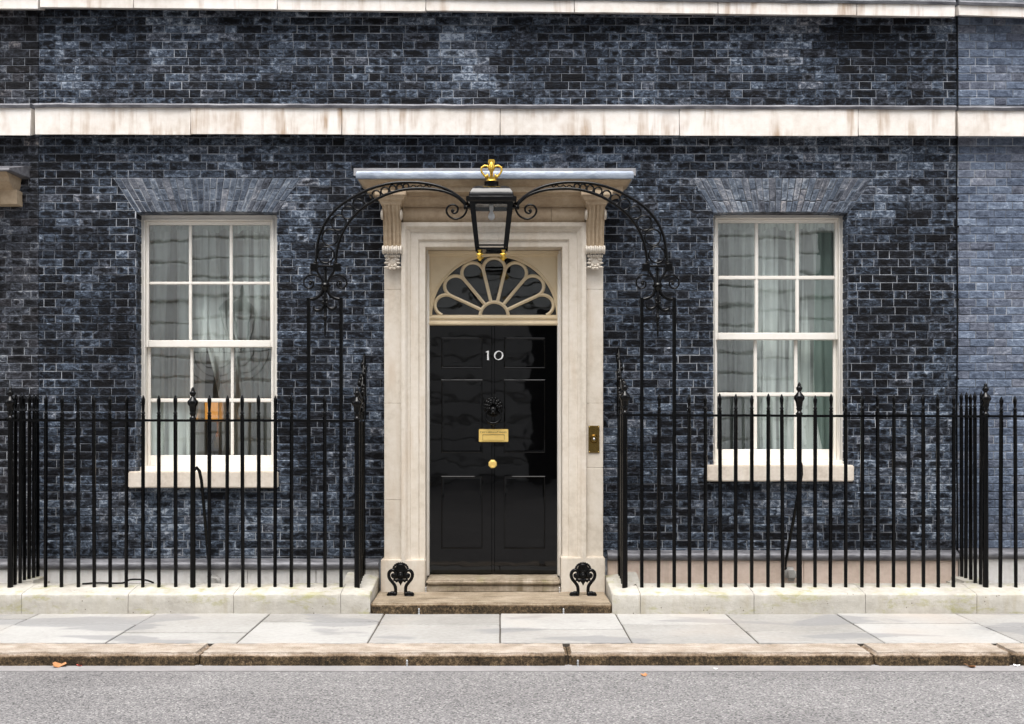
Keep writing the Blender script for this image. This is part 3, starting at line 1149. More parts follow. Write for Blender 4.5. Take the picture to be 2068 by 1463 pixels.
# ---- plinth of the house wall with its rolled lead apron
def plinth(parent, joints, zc, matname, ylead, seed):
    for a, b in zip(joints, joints[1:]):
        g = MB()
        g.cbox(a + .0015, b - .0015, -0.05 + random.uniform(-.003, .003), 0.0, -0.2, zc, 0.004)
        mk('plinth_stone', g, matname, parent)
    a, b = joints[0], joints[-1]
    n = max(3, int((b - a) / .06))
    rg = []
    for i in range(n + 1):
        x = a + (b - a) * i / n
        wob = 0.006 * mnoise.noise(Vector((x * 2.2, seed, 7)))
        c = (-0.045, zc + 0.034 + wob)
        ring = [(x, 0.0, zc - 0.004)]
        for k in range(7):
            an = R(250 - k * 25)
            ring.append((x, c[0] + math.cos(an) * 0.036, c[1] + math.sin(an) * 0.036))
        ring.append((x, 0.0, zc + .09))
        rg.append(ring)
    g = MB()
    g.rings(rg)
    mk('lead_flashing', g, 'lead', parent, 50)


plinth(house, [XL + .005, -3.3, PX(502), PX(640), PX(766)], PZ(1149), 'plinth_l', 0, 11)
plinth(house, [PX(1226), PX(1330), PX(1620), PX(1800), XR - .005], PZ(1131), 'plinth_r', 0, 12)
plinth(house_l, [-6.4, -5.3, XL - .005], PZ(1149), 'plinth_l', 0, 13)
plinth(house_r, [XR + .005, 5.2, 6.6], PZ(1128), 'plinth_l', 0, 14)


# ---- sash windows
def window(w, frame_px, cols, rows, meet, bottom, sill, head, Yg=0.19):
    """all px read at the glazing plane"""
    Yf = Yg - 0.06
    fx0, fx1 = PX(frame_px[0], Yf), PX(frame_px[1], Yf)
    zt = PZ(head, Yf)
    zb = PZ(sill[2], Yf) - 0.01
    g0, g1 = PX(cols[0][0], Yg), PX(cols[-1][1], Yg)
    # box frame as the part
    g = MB()
    ix0, ix1 = g0 - 0.028, g1 + 0.028
    izt = PZ(rows[0][0], Yg) + 0.035
    g.cbox(fx0 - .03, ix0, Yf, Yg + .12, zb, zt + .03, 0.004)
    g.cbox(ix1, fx1 + .03, Yf, Yg + .12, zb, zt + .03, 0.004)
    g.cbox(ix0 - .002, ix1 + .002, Yf + .002, Yg + .12, izt, zt + .03, 0.004)
    # thin stop beads
    g.cbox(ix0 - .014, ix0 + .001, Yf - .008, Yf + .03, zb, izt + .012, 0.004)
    g.cbox(ix1 - .001, ix1 + .014, Yf - .008, Yf + .03, zb, izt + .012, 0.004)
    g.cbox(ix0 - .013, ix1 + .013, Yf - .008, Yf + .03, izt - .001, izt + .014, 0.004)
    win = mk('window', g, 'white', house, 40)
    # sill board and stone sill
    g = MB()
    g.cbox(ix0 - .03, ix1 + .03, Yf - .05, Yg + .1, zb - .03, PZ(bottom[1], Yf) - 0.002, .008, 2)
    mk('sill_board', g, 'white', win, 40)
    g = MB()
    Ys = -0.075
    g.rough(PX(sill[0], Ys), PX(sill[1], Ys), Ys, 0.16, PZ(sill[4], Ys), PZ(sill[3], Ys), .01, 2, .09, .003, 6)
    mk('sill', g, 'sill', win, 40)
    # sashes
    ym = PZ(meet[0], Yg), PZ(meet[1], Yg)
    for si, (rr, ztop, zbot, Y) in enumerate(((rows[:2], izt, ym[1], Yg - .035), (rows[2:], ym[1] + .02, PZ(bottom[1], Yg), Yg + .012))):
        def gz(py):
            return PZ(py, Yg)
        g = MB()
        th = .038
        za, zc = gz(rr[0][0]), gz(rr[-1][1])
        g.cbox(ix0 + .001, g0, Y, Y + th, zbot, ztop, .004)
        g.cbox(g1, ix1 - .001, Y, Y + th, zbot, ztop, .004)
        g.cbox(g0 - .002, g1 + .002, Y + .001, Y + th, za, ztop - .001, .004)
        g.cbox(g0 - .002, g1 + .002, Y + .001, Y + th, zbot + .001, zc, .004)
        sash = mk('sash', g, 'white', win, 40)
        for c, d in zip(cols, cols[1:]):
            b = MB()
            b.cbox(PX(c[1], Yg), PX(d[0], Yg), Y + .004, Y + th - .004, zc - .002, za + .002, .007, 2)
            mk('glazing_bar', b, 'white', win, 50)
        b = MB()
        b.cbox(g0 - .002, g1 + .002, Y + .006, Y + th - .006, gz(rr[1][0]), gz(rr[0][1]), .007, 2)
        mk('glazing_bar', b, 'white', win, 50)
        for r_ in rr:
            for c in cols:
                p = MB()
                ta, tb2 = random.uniform(-.0022, .0022), random.uniform(-.0025, .0025)
                xa, xb, z0, z1 = PX(c[0], Yg) - .004, PX(c[1], Yg) + .004, gz(r_[1]) - .004, gz(r_[0]) + .004
                yy = Y + th * .5
                p.add([(xa, yy - ta, z0), (xb, yy + ta, z0 + 0), (xb, yy + ta + tb2, z1), (xa, yy - ta + tb2, z1)], [(0, 1, 2, 3)])
                mk('pane', p, 'glass', win)
    return win


colsL = [(303, 383), (389, 465), (471, 547)]
colsR = [(1449, 1523), (1530, 1605), (1612, 1684)]
window(WL, (290, 556), colsL, [(456, 570), (576, 688), (702, 805), (813, 920)], (687, 702), (920, 941), (258, 560, 946, 953, 986), 441)
window(WR, (1441, 1698), colsR, [(452, 558), (566, 673), (687, 793), (801, 908)], (673, 687), (908, 929), (1428, 1725, 937, 940, 973), 441)

# rooms behind the windows and the hall behind the fanlight
def room(x0, x1, y0, y1, z0, z1, matname, name):
    g = MB()
    t = 0.05
    g.box(x0 - t, x1 + t, y1, y1 + t, z0 - t, z1 + t)
    g.box(x0 - t, x0, y0, y1, z0 - t, z1 + t)
    g.box(x1, x1 + t, y0, y1, z0 - t, z1 + t)
    g.box(x0, x1, y0, y1, z0 - t, z0)
    g.box(x0, x1, y0, y1, z1, z1 + t)
    return mk(name, g, matname, house)


room(-3.9, -1.3, 0.26, 2.6, 0.45, 3.9, 'room', 'room_wall')
room(1.2, 3.9, 0.26, 2.6, 0.45, 3.9, 'room', 'room_wall')
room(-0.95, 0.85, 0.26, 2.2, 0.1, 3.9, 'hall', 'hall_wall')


# ---- curtains
def curtain(name, x0, x1, z0, z1, Y, pleats, amp, label, matname, seed, gather=None, group=None):
    rnd = random.Random(seed)
    n = max(24, int(pleats * 10))
    m = 14
    vs, fs = [], []
    ph = [rnd.uniform(-.5, .5) for _ in range(n + 1)]
    wid = [rnd.uniform(.5, 1.5) for _ in range(int(pleats) + 3)]
    for j in range(m + 1):
        tz = j / m
        for i in range(n + 1):
            u = i / n
            k = u * pleats
            a = amp * wid[int(k)]
            y = Y + a * math.sin(2 * PI * k + .4 * math.sin(tz * 3 + k)) * (0.7 + .3 * tz)
            xa, xb = x0, x1
            if gather:
                xa, xb = gather(tz, x0, x1)
            vs.append((xa + (xb - xa) * u + .006 * math.sin(tz * 5 + k * 3), y, z1 + (z0 - z1) * tz))
    for j in range(m):
        for i in range(n):
            a = j * (n + 1) + i
            fs.append((a, a + 1, a + n + 2, a + n + 1))
    g = MB()
    g.add(vs, fs)
    o = mk(name, g, matname, None, 180)
    return tag(o, label, 'curtain', group)


def valance(x0, x1, z1, Y, label):
    vs, fs = [], []
    n = 90
    for i in range(n + 1):
        u = i / n
        x = x0 + (x1 - x0) * u
        dz = .075 + .018 * math.sin(u * 38) + .008 * math.sin(u * 91)
        y = Y + .008 * math.sin(u * 160)
        vs += [(x, y, z1), (x, y, z1 - dz)]
    for i in range(n):
        fs.append((2 * i, 2 * i + 1, 2 * i + 3, 2 * i + 2))
    g = MB()
    g.add(vs, fs)
    tag(mk('valance', g, 'valance', None, 180), label, 'valance')


YC = 0.285
zL1, zL0 = PZ(448, YC), PZ(935, YC)
zR1, zR0 = PZ(446, YC), PZ(925, YC)
curtain('sheer_curtain', PX(292, YC), PX(420, YC), zL0, zL1, YC, 5, .022, 'sheer pale curtain over the left panes of the window with the lit lamp', 'sheer', 21,
        lambda t, a, b: (a, b - .03 * min(1, max(0, (t - .45) / .25))))
curtain('sheer_curtain', PX(405, YC), PX(558, YC), zL0, zL1, YC + .045, 6, .022, 'sheer pale curtain over the right panes of the window with the lit lamp', 'sheer', 22,
        lambda t, a, b: (a + .15 * min(1, max(0, (t - .45) / .25)), b))
curtain('sheer_curtain', PX(1438, YC), PX(1545, YC), zR0, zR1, YC, 5, .022, 'sheer pale curtain hanging straight beside the green drape, door side', 'sheer', 23)
curtain('sheer_curtain', PX(1540, YC), PX(1655, YC), zR0, zR1, YC + .045, 4, .022, 'sheer pale curtain swept back at its foot towards the green drape', 'sheer', 24,
        lambda t, a, b: (a + .02 * t, b - .05 * math.sin(t * PI * .8) + .10 * t ** 6))
curtain('window_drape', PX(1648, YC), PX(1712, YC), zR0, zR1, YC + .10, 3, .03, 'dark green drape tied at the outer side of a sash window', 'drape', 25)
valance(PX(290, YC), PX(560, YC), PZ(452, YC), YC - .028, 'pale scalloped valance heading the window with the lit lamp inside')
valance(PX(1438, YC), PX(1712, YC), PZ(448, YC), YC - .028, 'pale scalloped valance heading the window with the green drape')
# lit table lamp glimpsed between the curtains, on a small table
YT = .62
tx = PX(440, YT)
tt = root('side_table', (tx, YT, .45), 'small dark side table behind the window with the lit lamp', 'table')
zt2 = PZ(930, YT)
g = MB()
g.cbox(tx - .28, tx + .28, YT - .2, YT + .2, zt2 - .03, zt2, .006)
mk('table_top', g, 'hall', tt)
for sx_ in (-1, 1):
    for sy_ in (-1, 1):
        g = MB()
        g.lathe([(.014, 0), (.024, zt2 - .03 - .45 + .005)], (tx + sx_ * .24, YT + sy_ * .16, .45), 8)
        mk('leg', g, 'hall', tt, 40)
tl_ = root('table_lamp', (tx, YT, zt2), 'lit table lamp with an ochre shade glowing low behind a sash window', 'lamp')
g = MB()
g.lathe([(.07, 0), (.07, .012), (.03, .03), (.05, .10), (.06, .16), (.03, .24), (.012, .27), (.012, PZ(840, YT) - zt2)], (tx, YT, zt2), 14)
mk('lamp_base', g, 'brass_dark', tl_, 40)
g = MB()
za_, zb2 = PZ(852, YT), PZ(806, YT)
g.lathe([(.205, 0), (.207, .006), (.14, zb2 - za_), (.135, zb2 - za_), (.198, .004)], (tx, YT, za_), 24)
mk('lamp_shade', g, 'shade', tl_, 40)

# ================================================================== DOOR CASE
OX0, OX1 = PX(859, -.12), PX(1135.5, -.12)       # opening
OZ1 = PZ(499, -.12)
case_z0 = PZ(1133, -.13)
# architrave: profile swept round three sides, the part that carries the case
prof = [(0.0, 0.14), (0.0, -0.105), (0.004, -0.11), (0.052, -0.11), (0.060, -0.124), (0.066, -0.128), (0.128, -0.128), (0.134, -0.138), (0.150, -0.146),
        (0.166, -0.166), (0.176, -0.172), (0.206, -0.172), (0.208, -0.168), (0.208, 0.03)]
path = [(OX0, case_z0, -1, 0), (OX0, OZ1, -1, 1), (OX1, OZ1, 1, 1), (OX1, case_z0, 1, 0)]
g = MB()
vs, fs = [], []
for (x, z, dx, dz) in path:
    for (w_, y) in prof:
        vs.append((x + dx * w_, y, z + dz * w_))
n = len(prof)
for i in range(3):
    for j in range(n - 1):
        a = i * n + j
        fs.append((a, a + 1, a + n + 1, a + n))
for i in (0, 3):
    fs.append(tuple(range(i * n, i * n + n)))
g.add(vs, fs)
case = mk('door_case', g, 'stone', house)
case['label'] = 'pale moulded stone surround of the black front door'
AX0, AX1 = OX0 - .208, OX1 + .208
AZ1 = OZ1 + .208
# pilaster strips outside the architrave, in separate stones
PLX0, PRX1 = PX(776, -.12), PX(1218, -.12)
for (xa, xb) in ((PLX0, AX0 - .001), (AX1 + .001, PRX1)):
    zj = [case_z0, PZ(945, -.12), PZ(815, -.12), PZ(585, -.12), PZ(540, -.12)] if xa > 0 else [case_z0, PZ(1010, -.12), PZ(815, -.12), PZ(585, -.12), PZ(540, -.12)]
    for a, b in zip(zj, zj[1:]):
        g = MB()
        g.cbox(xa, xb, -0.125 + random.uniform(-.001, .001), 0.03, a + .0008, b - .0008, .003)
        mk('pilaster', g, 'stone', case)
    # plinth block
    g = MB()
    if xa < 0:
        g.rough(PX(769, -.17), PX(858.5, -.17), -0.172, 0.13, 0.06, PZ(1131, -.17), .008, 2, .08, .003, 7)
    else:
        g.rough(PX(1133.5, -.17), PX(1222, -.17), -0.172, 0.13, 0.06, PZ(1126, -.17), .008, 2, .08, .003, 7)
    mk('plinth_block', g, 'stone', case, 40)
    # console: fluted scroll bracket
    xm = (xa + xb) / 2
    hw = .078
    zt, zb_ = PZ(414, -.28), PZ(505, -.18)
    strips = 9
    g = MB()
    for k in range(strips):
        a = xm - hw + 2 * hw * k / strips
        b = a + 2 * hw / strips
        proud = [0, .012, .005, .012, .0, .012, .005, .012, 0][k]
        pr = []
        for i in range(13):
            t_ = i / 12
            z = zt + (zb_ - zt) * t_
            y = -.165 - .125 * (1 - t_) ** 1.6 + .018 * math.sin(t_ * PI) - proud
            pr.append((y, z))
        pr += [(-.05, zb_), (-.05, zt)]
        g.prism_x(pr, a, b)
    cons = mk('console', g, 'stone_shaded', case, 35)
    # eyes of the scroll on both flanks
    for sx in (-1, 1):
        e = MB()
        e.lathe([(.001, 0), (.042, 0), (.046, .006), (.046, .014), (.03, .02), (.001, .022)], (xm + sx * (hw - .004), -.23, PZ(433, -.25)), 16, 'x')
        if sx < 0:
            e.v = [(2 * (xm - hw + .004) - v[0], v[1], v[2]) for v in e.v]
        mk('scroll_eye', e, 'stone', case, 40)
    # roll with reeds
    e = MB()
    for k in range(9):
        a = xm - hw - .008 + (2 * hw + .016) * k / 9
        b = a + (2 * hw + .016) / 9
        rr_ = .033 if k % 2 else .038
        e.lathe([(rr_ - .006, 0), (rr_, .003), (rr_, b - a - .003), (rr_ - .006, b - a)], (a, -.185, PZ(505, -.19)), 14, 'x')
    mk('roll', e, 'stone', case, 40)
    # acanthus leaf below
    e = MB()
    zl = PZ(530, -.16)
    e.ball((xm, -.145, zl + .01), (.062, .03, .06), 12, 8)
    for k in range(9):
        a = xm - .06 + .015 * k
        e.ball((a, -.178, zl + .052), (.0085, .017, .016), 8, 5)
    for sx in (-1, 1):
        for (dx, dz, rx, rz) in ((.045, .022, .022, .012), (.052, -.008, .022, .011), (.05, -.045, .026, .012), (.026, -.03, .016, .02), (.03, .03, .012, .018)):
            e.ball((xm + sx * dx, -.168, zl + dz), (rx, .016, rz), 8, 5)
    for (dx, dz) in ((0, -.052), (-.017, -.058), (.017, -.058), (0, -.038)):
        e.ball((xm + dx, -.18, zl + dz), (.015, .016, .012), 8, 5)
    mk('acanthus_leaf', e, 'stone', case, 60)
    # flared cap above the console
    e = MB()

    def rct(hx, y, z):
        return [(xm - hx, .0, z), (xm - hx, y, z), (xm + hx, y, z), (xm + hx, .0, z)]
    z0, z1 = PZ(413.5, -.3), PZ(391, -.32)
    e.rings([rct(.083, -.305, z0), rct(.088, -.31, z0 + .014), rct(.094, -.32, z0 + .03), rct(.108, -.335, z0 + .038), rct(.120, -.345, z0 + .06), rct(.132, -.36, z0 + .075), rct(.136, -.362, z1 + .02)])
    mk('console_cap', e, 'stone_shaded', case, 30)
# cushioned frieze, in two stones
fz0, fz1 = PZ(450, -.14), PZ(415, -.14)
pr = [(.0, fz0)]
for i in range(9):
    t_ = i / 8
    pr.append((-.125 - .04 * math.sin(t_ * PI), fz0 + (fz1 - fz0) * t_))
pr.append((.0, fz1))
for a, b in ((AX0 + .012, PX(1113, -.14)), (PX(1113, -.14) + .003, AX1 - .012)):
    g = MB()
    g.prism_x(pr, a, b)
    mk('frieze', g, 'stone_shaded', case, 40)
# bed mould
g = MB()
b0 = PZ(416, -.2)
pr = [(.0, b0), (-.15, b0), (-.155, b0 + .012), (-.175, b0 + .016), (-.185, b0 + .034), (-.205, b0 + .05), (-.21, b0 + .062), (-.235, b0 + .07), (-.24, b0 + .10), (-.255, b0 + .105), (-.275, b0 + .125), (.0, b0 + .14)]
g.prism_x(pr, AX0 - .02, AX1 + .02)
mk('bed_mould', g, 'stone_shaded', case, 30)
# cornice: mitred on both ends
CX0, CX1 = PX(785, -.13), PX(1214, -.13)
g = MB()


def crect(p, z, yb=.0):
    return [(CX0 - p, yb, z), (CX0 - p, -.13 - p, z), (CX1 + p, -.13 - p, z), (CX1 + p, yb, z)]


def cz(py, p):
    return PZ(py, -.13 - p)


lay_ = [(.10, 396), (.13, 391), (.165, 388.5), (.172, 388), (.174, 378), (.18, 376.5), (.192, 375), (.205, 371.5), (.225, 366.5), (.236, 364.5), (.24, 360)]
g.rings([crect(p, cz(y, p)) for p, y in lay_])
mk('cornice', g, 'stone_shaded', case, 30)
# lead capping on the hood and the flashing dressed to the wall
g = MB()
zl = cz(361.5, .25)
g.rings([crect(.246, zl), crect(.254, zl + .002), crect(.258, zl + .02), crect(.256, zl + .05), crect(.246, zl + .066), crect(.10, zl + .085)])
mk('hood_lead', g, 'lead_blue', case, 40)
g = MB()
g.cbox(PX(714, -.012), PX(1284, -.012), -0.014, .004, PZ(356), PZ(340.5), .003)
mk('lead_flashing', g, 'lead_pale', case)

# ---- timber door frame with fanlight
Yd = 0.14
FX0, FX1 = PX(867.5, Yd), PX(1125.5, Yd)
fz1_, tz0, tz1 = PZ(513, Yd), PZ(657, Yd), PZ(640, Yd)
fz0_ = PZ(1162, Yd)
g = MB()
g.cbox(OX0 - .004, FX0 - .008, Yd - .06, Yd + .1, fz0_, OZ1 - .0, .005)
g.cbox(FX0 - .012, FX0, Yd - .045, Yd + .1, fz0_, OZ1 - .03, .004)
g.cbox(FX1 + .008, OX1 + .004, Yd - .06, Yd + .1, fz0_, OZ1 - .0, .005)
g.cbox(FX1, FX1 + .012, Yd - .045, Yd + .1, fz0_, OZ1 - .03, .004)
dframe = mk('door_frame', g, 'white', house, 40)
g = MB()
g.cbox(FX0 - .01, FX1 + .01, Yd - .058, Yd + .1, PZ(513, Yd - .05), OZ1 - .002, .004)
g.cbox(FX0 - .006, FX1 + .006, Yd - .04, Yd + .1, PZ(517, Yd - .04), PZ(512, Yd - .04), .003)
mk('frame_head', g, 'cream', dframe, 40)
# transom, three mouldings
g = MB()
zt_ = PZ(657.5, Yd)
pr = [(Yd + .1, zt_), (Yd - .035, zt_), (Yd - .045, zt_ + .006), (Yd - .045, zt_ + .02), (Yd - .03, zt_ + .026), (Yd - .022, zt_ + .05), (Yd - .03, zt_ + .055), (Yd - .04, zt_ + .062), (Yd - .04, zt_ + .074), (Yd - .028, zt_ + .08), (Yd + .1, zt_ + .082)]
g.prism_x(pr, FX0 - .004, FX1 + .004)
mk('transom', g, 'cream', dframe, 35)
# fanlight
FCX, FCZ = PX(998, Yd), PZ(638.5, Yd)
RX, RZ = 126.5 * sc(Yd), 121 * sc(Yd)
u_ = sc(Yd)
# spandrel board with the arched hole
g = MB()
N = 48
zt_ = PZ(514, Yd)
outer, inner = [], []
for i in range(N + 1):
    an = PI * i / N
    cx, sz = math.cos(an), math.sin(an)
    inner.append((FCX + RX * cx, FCZ + RZ * sz))
    k = 9
    tx = (FX1 - FCX) / cx if cx > 1e-6 else ((FX0 - FCX) / cx if cx < -1e-6 else 1e9)
    tz = (zt_ - FCZ) / sz if sz > 1e-6 else 1e9
    t_ = min(tx, tz)
    outer.append((FCX + cx * t_, FCZ + sz * t_))
# exact corners
vs, fs = [], []
for (a, b) in zip(inner, outer):
    vs += [(a[0], Yd - .012, a[1]), (b[0], Yd - .012, b[1]), (a[0], Yd + .03, a[1])]
for i in range(N):
    a = 3 * i
    fs += [(a, a + 1, a + 4, a + 3), (a, a + 3, a + 5, a + 2)]
    # corner fill
    o0, o1 = outer[i], outer[i + 1]
    if abs(o0[0] - o1[0]) > 1e-4 and abs(o0[1] - o1[1]) > 1e-4:
        k = len(vs)
        cxn = FX1 if o0[0] > FCX else FX0
        vs.append((cxn, Yd - .012, zt_))
        fs.append((a + 1, k, a + 4))
g.add(vs, fs)
fan = mk('fanlight', g, 'cream', house)
# raised edge round the spandrels and the arch
g = MB()
g.tube([(FCX + (RX + 0.012) * math.cos(PI * i / 60), Yd - .012, FCZ + (RZ + .012) * math.sin(PI * i / 60)) for i in range(61)], .006, 6)
g.tube([(FCX + (RX + 0.001) * math.cos(PI * i / 60), Yd - .010, FCZ + (RZ + .001) * math.sin(PI * i / 60)) for i in range(61)], .008, 6)
mk('arch_bead', g, 'cream', fan, 60)
g = MB()
g.tube([(FX0 + .014, Yd - .012, FCZ + .08), (FX0 + .014, Yd - .012, zt_ - .016), (FX1 - .014, Yd - .012, zt_ - .016), (FX1 - .014, Yd - .012, FCZ + .08)], .005, 6)
mk('panel_bead', g, 'cream', fan, 60)
# glazing bars: one moulded bar per ray, one loop per petal, a hub
hub = 28 * u_
sxz = RX / (121 * u_)


def fp(an, r, y=0):
    return (FCX + math.cos(an) * r * (1.0 + (sxz - 1) * r / (121 * u_)), Yd - .004 + y, FCZ + math.sin(an) * r)


def bar(path_, w_=.0155, closed=False):
    b = MB()
    P = [Vector(p) for p in path_]
    b.tube([(p.x, p.y + .004, p.z) for p in P], w_, 8, closed)
    b.tube([(p.x, p.y - .011, p.z) for p in P], w_ * .36, 6, closed)
    return mk('glazing_bar', b, 'cream', fan, 60)


HA = PI / 14
Rc = 117 * u_ / (1 + math.sin(HA))
rl = Rc * math.sin(HA)
for k in range(1, 7):
    an = 2 * HA * k
    bar([fp(an, hub), fp(an, (hub + Rc) * .5), fp(an, Rc * math.cos(HA))])
for k in range(7):
    an = HA * (2 * k + 1)
    pts = []
    c = (math.cos(an) * Rc, math.sin(an) * Rc)
    a0, a1 = an - PI / 2 - HA, an + PI / 2 + HA
    for i in range(19):
        t_ = a0 + (a1 - a0) * i / 18
        x, z = c[0] + math.cos(t_) * rl, c[1] + math.sin(t_) * rl
        if z < .006:
            continue
        pts.append((FCX + x * (1.0 + (sxz - 1) * math.hypot(x, z) / (121 * u_)), Yd - .004, FCZ + z))
    bar(pts)
bar([fp(PI * i / 16, hub) for i in range(17)])
g = MB()
g.cbox(FCX - RX, FCX + RX, Yd - .016, Yd + .02, FCZ - .012, FCZ + .008, .004)
mk('glazing_bar', g, 'cream', fan, 60)
# panes: one per petal
for k in range(7):
    a0, a1 = 2 * HA * k, 2 * HA * (k + 1)
    g = MB()
    yy = Yd + .018
    tl = random.uniform(-.003, .003)
    pts = [fp(a0, hub * .9), fp(a0, 121 * u_), fp((a0 + a1) / 2, 123 * u_), fp(a1, 121 * u_), fp(a1, hub * .9)]
    g.add([(p[0], yy + tl * (i - 2), p[2]) for i, p in enumerate(pts)], [(0, 1, 2, 3, 4)])
    mk('pane', g, 'fan_glass', fan)
g = MB()
g.add([(fp(PI * i / 12, hub)[0], Yd + .018, fp(PI * i / 12, hub)[2]) for i in range(13)], [tuple(range(13))])
mk('pane', g, 'fan_glass', fan)

# ---- the door: two leaves' worth of rails with a bead down the middle
dz0, dz1 = PZ(1159, Yd + .02), PZ(657, Yd + .02)
Yl = Yd + .02
mid = PX(996, Yl)
g = MB()
g.cbox(FX0 - .002, mid - .011, Yl, Yl + .05, dz0, dz1 + .01, .004)
g.cbox(mid + .011, FX1 + .002, Yl, Yl + .05, dz0, dz1 + .01, .004)
g.box(mid - .013, mid + .013, Yl + .012, Yl + .049, dz0 + .002, dz1 + .008)
door = mk('front_door', g, 'door', house, 30)
door['label'] = 'glossy black six-panelled door with white number and brass fittings'
for (pa, pb) in ((891, 974.5), (1017.5, 1101)):
    for (qa, qb) in ((682, 744.5), (767, 915), (962, 1108.5)):
        x0, x1, z0, z1 = PX(pa, Yl), PX(pb, Yl), PZ(qb, Yl), PZ(qa, Yl)
        g = MB()
        pw = [(0, .0), (.003, -.004), (.006, -.005), (.009, -.004), (.012, -.0005), (.0235, -.001)]
        corners = [(x0, z0, 1, 1), (x1, z0, -1, 1), (x1, z1, -1, -1), (x0, z1, 1, -1)]
        rg = [[(x + dx * w_, Yl + y - .001, z + dz * w_) for (x, z, dx, dz) in corners] for (w_, y) in pw]
        g.rings([list(r_) for r_ in rg], cap=False)
        g.add([(x0 + .024, Yl - .002, z0 + .024), (x1 - .024, Yl - .002, z0 + .024), (x1 - .024, Yl - .002, z1 - .024), (x0 + .024, Yl - .002, z1 - .024)], [(0, 1, 2, 3)])
        mk('panel', g, 'door', door, 25)
# numerals
g = MB()
zA, zB = PZ(727.5, Yl), PZ(709, Yl)
xa = PX(985.5, Yl)
w1 = .0095
g.prism_y([(xa - w1 * 1.1, zA), (xa + w1 * 1.1, zA), (xa + w1 * .75, zA + .008), (xa + w1 * .75, zB - .004), (xa + w1 * .9, zB), (xa - w1 * .6, zB), (xa - w1 * 2.1, zB - .010), (xa - w1 * 1.9, zB - .015), (xa - w1 * .75, zB - .012), (xa - w1 * .75, zA + .008)], Yl - .008, Yl + .002)
mk('numeral', g, 'numeral', door)
g = MB()
ox, oz = PX(1007, Yl), (zA + zB) / 2
n = 40
o1, o2 = [], []
tilt = R(-28)
for i in range(n):
    an = 2 * PI * i / n
    o1.append((ox + .0425 * math.cos(an), oz + .0415 * math.sin(an)))
    ex, ez = .0285 * math.cos(an), .0355 * math.sin(an)
    o2.append((ox + ex * math.cos(tilt) - ez * math.sin(tilt), oz + ex * math.sin(tilt) + ez * math.cos(tilt)))
vs = [(p[0], Yl - .008, p[1]) for p in o1] + [(p[0], Yl - .008, p[1]) for p in o2] + [(p[0], Yl + .002, p[1]) for p in o1] + [(p[0], Yl + .002, p[1]) for p in o2]
fs = []
for i in range(n):
    j = (i + 1) % n
    fs += [(i, j, n + j, n + i), (i, 2 * n + i, 2 * n + j, j), (n + i, n + j, 3 * n + j, 3 * n + i)]
g.add(vs, fs)
mk('numeral', g, 'numeral', door)
# lion-head knocker
kx, kz = PX(996, Yl), PZ(826, Yl)
rnd = random.Random(3)
g = MB()
g.lathe([(.055, 0), (.06, .01), (.05, .02), (.02, .03)], (kx, Yl, kz), 16, 'y')
for ring_, (rr_, cnt, sz) in enumerate(((.058, 15, .017), (.044, 12, .016), (.03, 9, .014))):
    for k in range(cnt):
        an = 2 * PI * k / cnt + ring_ * .4
        if math.sin(an) < -.55:
            continue
        g.ball((kx + math.cos(an) * rr_, Yl - .018 - ring_ * .012, kz + .012 + math.sin(an) * rr_ * 1.05), (sz * rnd.uniform(.8, 1.1), sz, sz * rnd.uniform(.9, 1.4)), 7, 5)
g.ball((kx, Yl - .045, kz - .012), (.03, .035, .034), 12, 8)
g.ball((kx, Yl - .07, kz - .024), (.019, .018, .015), 10, 6)
for sx in (-1, 1):
    g.ball((kx + sx * .014, Yl - .07, kz + .002), (.006, .006, .006), 8, 5)
    g.ball((kx + sx * .012, Yl - .072, kz - .034), (.011, .012, .009), 8, 5)
    g.ball((kx + sx * .034, Yl - .035, kz + .02), (.009, .009, .011), 8, 5)
g.v = [(kx + (a - kx) * 1.22, Yl + (b - Yl) * 1.1, kz + (c - kz) * 1.22) for a, b, c in g.v]
mk('knocker', g, 'iron', door, 60)
g = MB()
pts, rad = [], []
for i in range(25):
    an = R(128 + 284 * i / 24)
    pts.append((kx + math.cos(an) * .062, Yl - .05 + .016 * math.sin(an), kz - .058 + math.sin(an) * .062))
    rad.append(.0075 + .004 * max(0, -math.sin(an)))
g.tube(pts, rad, 8)
g.ball((kx, Yl - .062, kz - .122), (.02, .014, .013), 10, 6)
g.lathe([(.002, -.03), (.017, -.01), (.02, 0)], (kx, Yl - .01, kz - .135), 8)
g.v = [(kx + (a - kx) * 1.1, b, kz + (c - kz) * 1.1) for a, b, c in g.v]
mk('knocker_ring', g, 'iron', door, 60)
# letter box
lx0, lx1, lz0, lz1 = PX(967, Yl), PX(1026.5, Yl), PZ(893, Yl), PZ(867, Yl)
g = MB()
g.cbox(lx0, lx1, Yl - .012, Yl + .002, lz0, lz1, .004, 2)
mk('letter_plate', g, 'brass', door, 30)
g = MB()
g.cbox(lx0 + .036, lx1 - .036, Yl - .019, Yl - .01, lz0 + .012, lz1 - .054, .004, 2)
mk('letter_flap', g, 'brass', door, 30)
g = MB()
fx0_, fx1_, fzt = lx0 + .034, lx1 - .034, lz1 - .05
g.box(fx0_, fx1_, Yl - .0138, Yl - .011, fzt - .004, fzt + .001)
g.box(fx0_, fx0_ + .005, Yl - .0138, Yl - .011, lz0 + .02, fzt)
g.box(fx1_ - .005, fx1_, Yl - .0138, Yl - .011, lz0 + .02, fzt)
mk('flap_gap', g, 'ink', door)


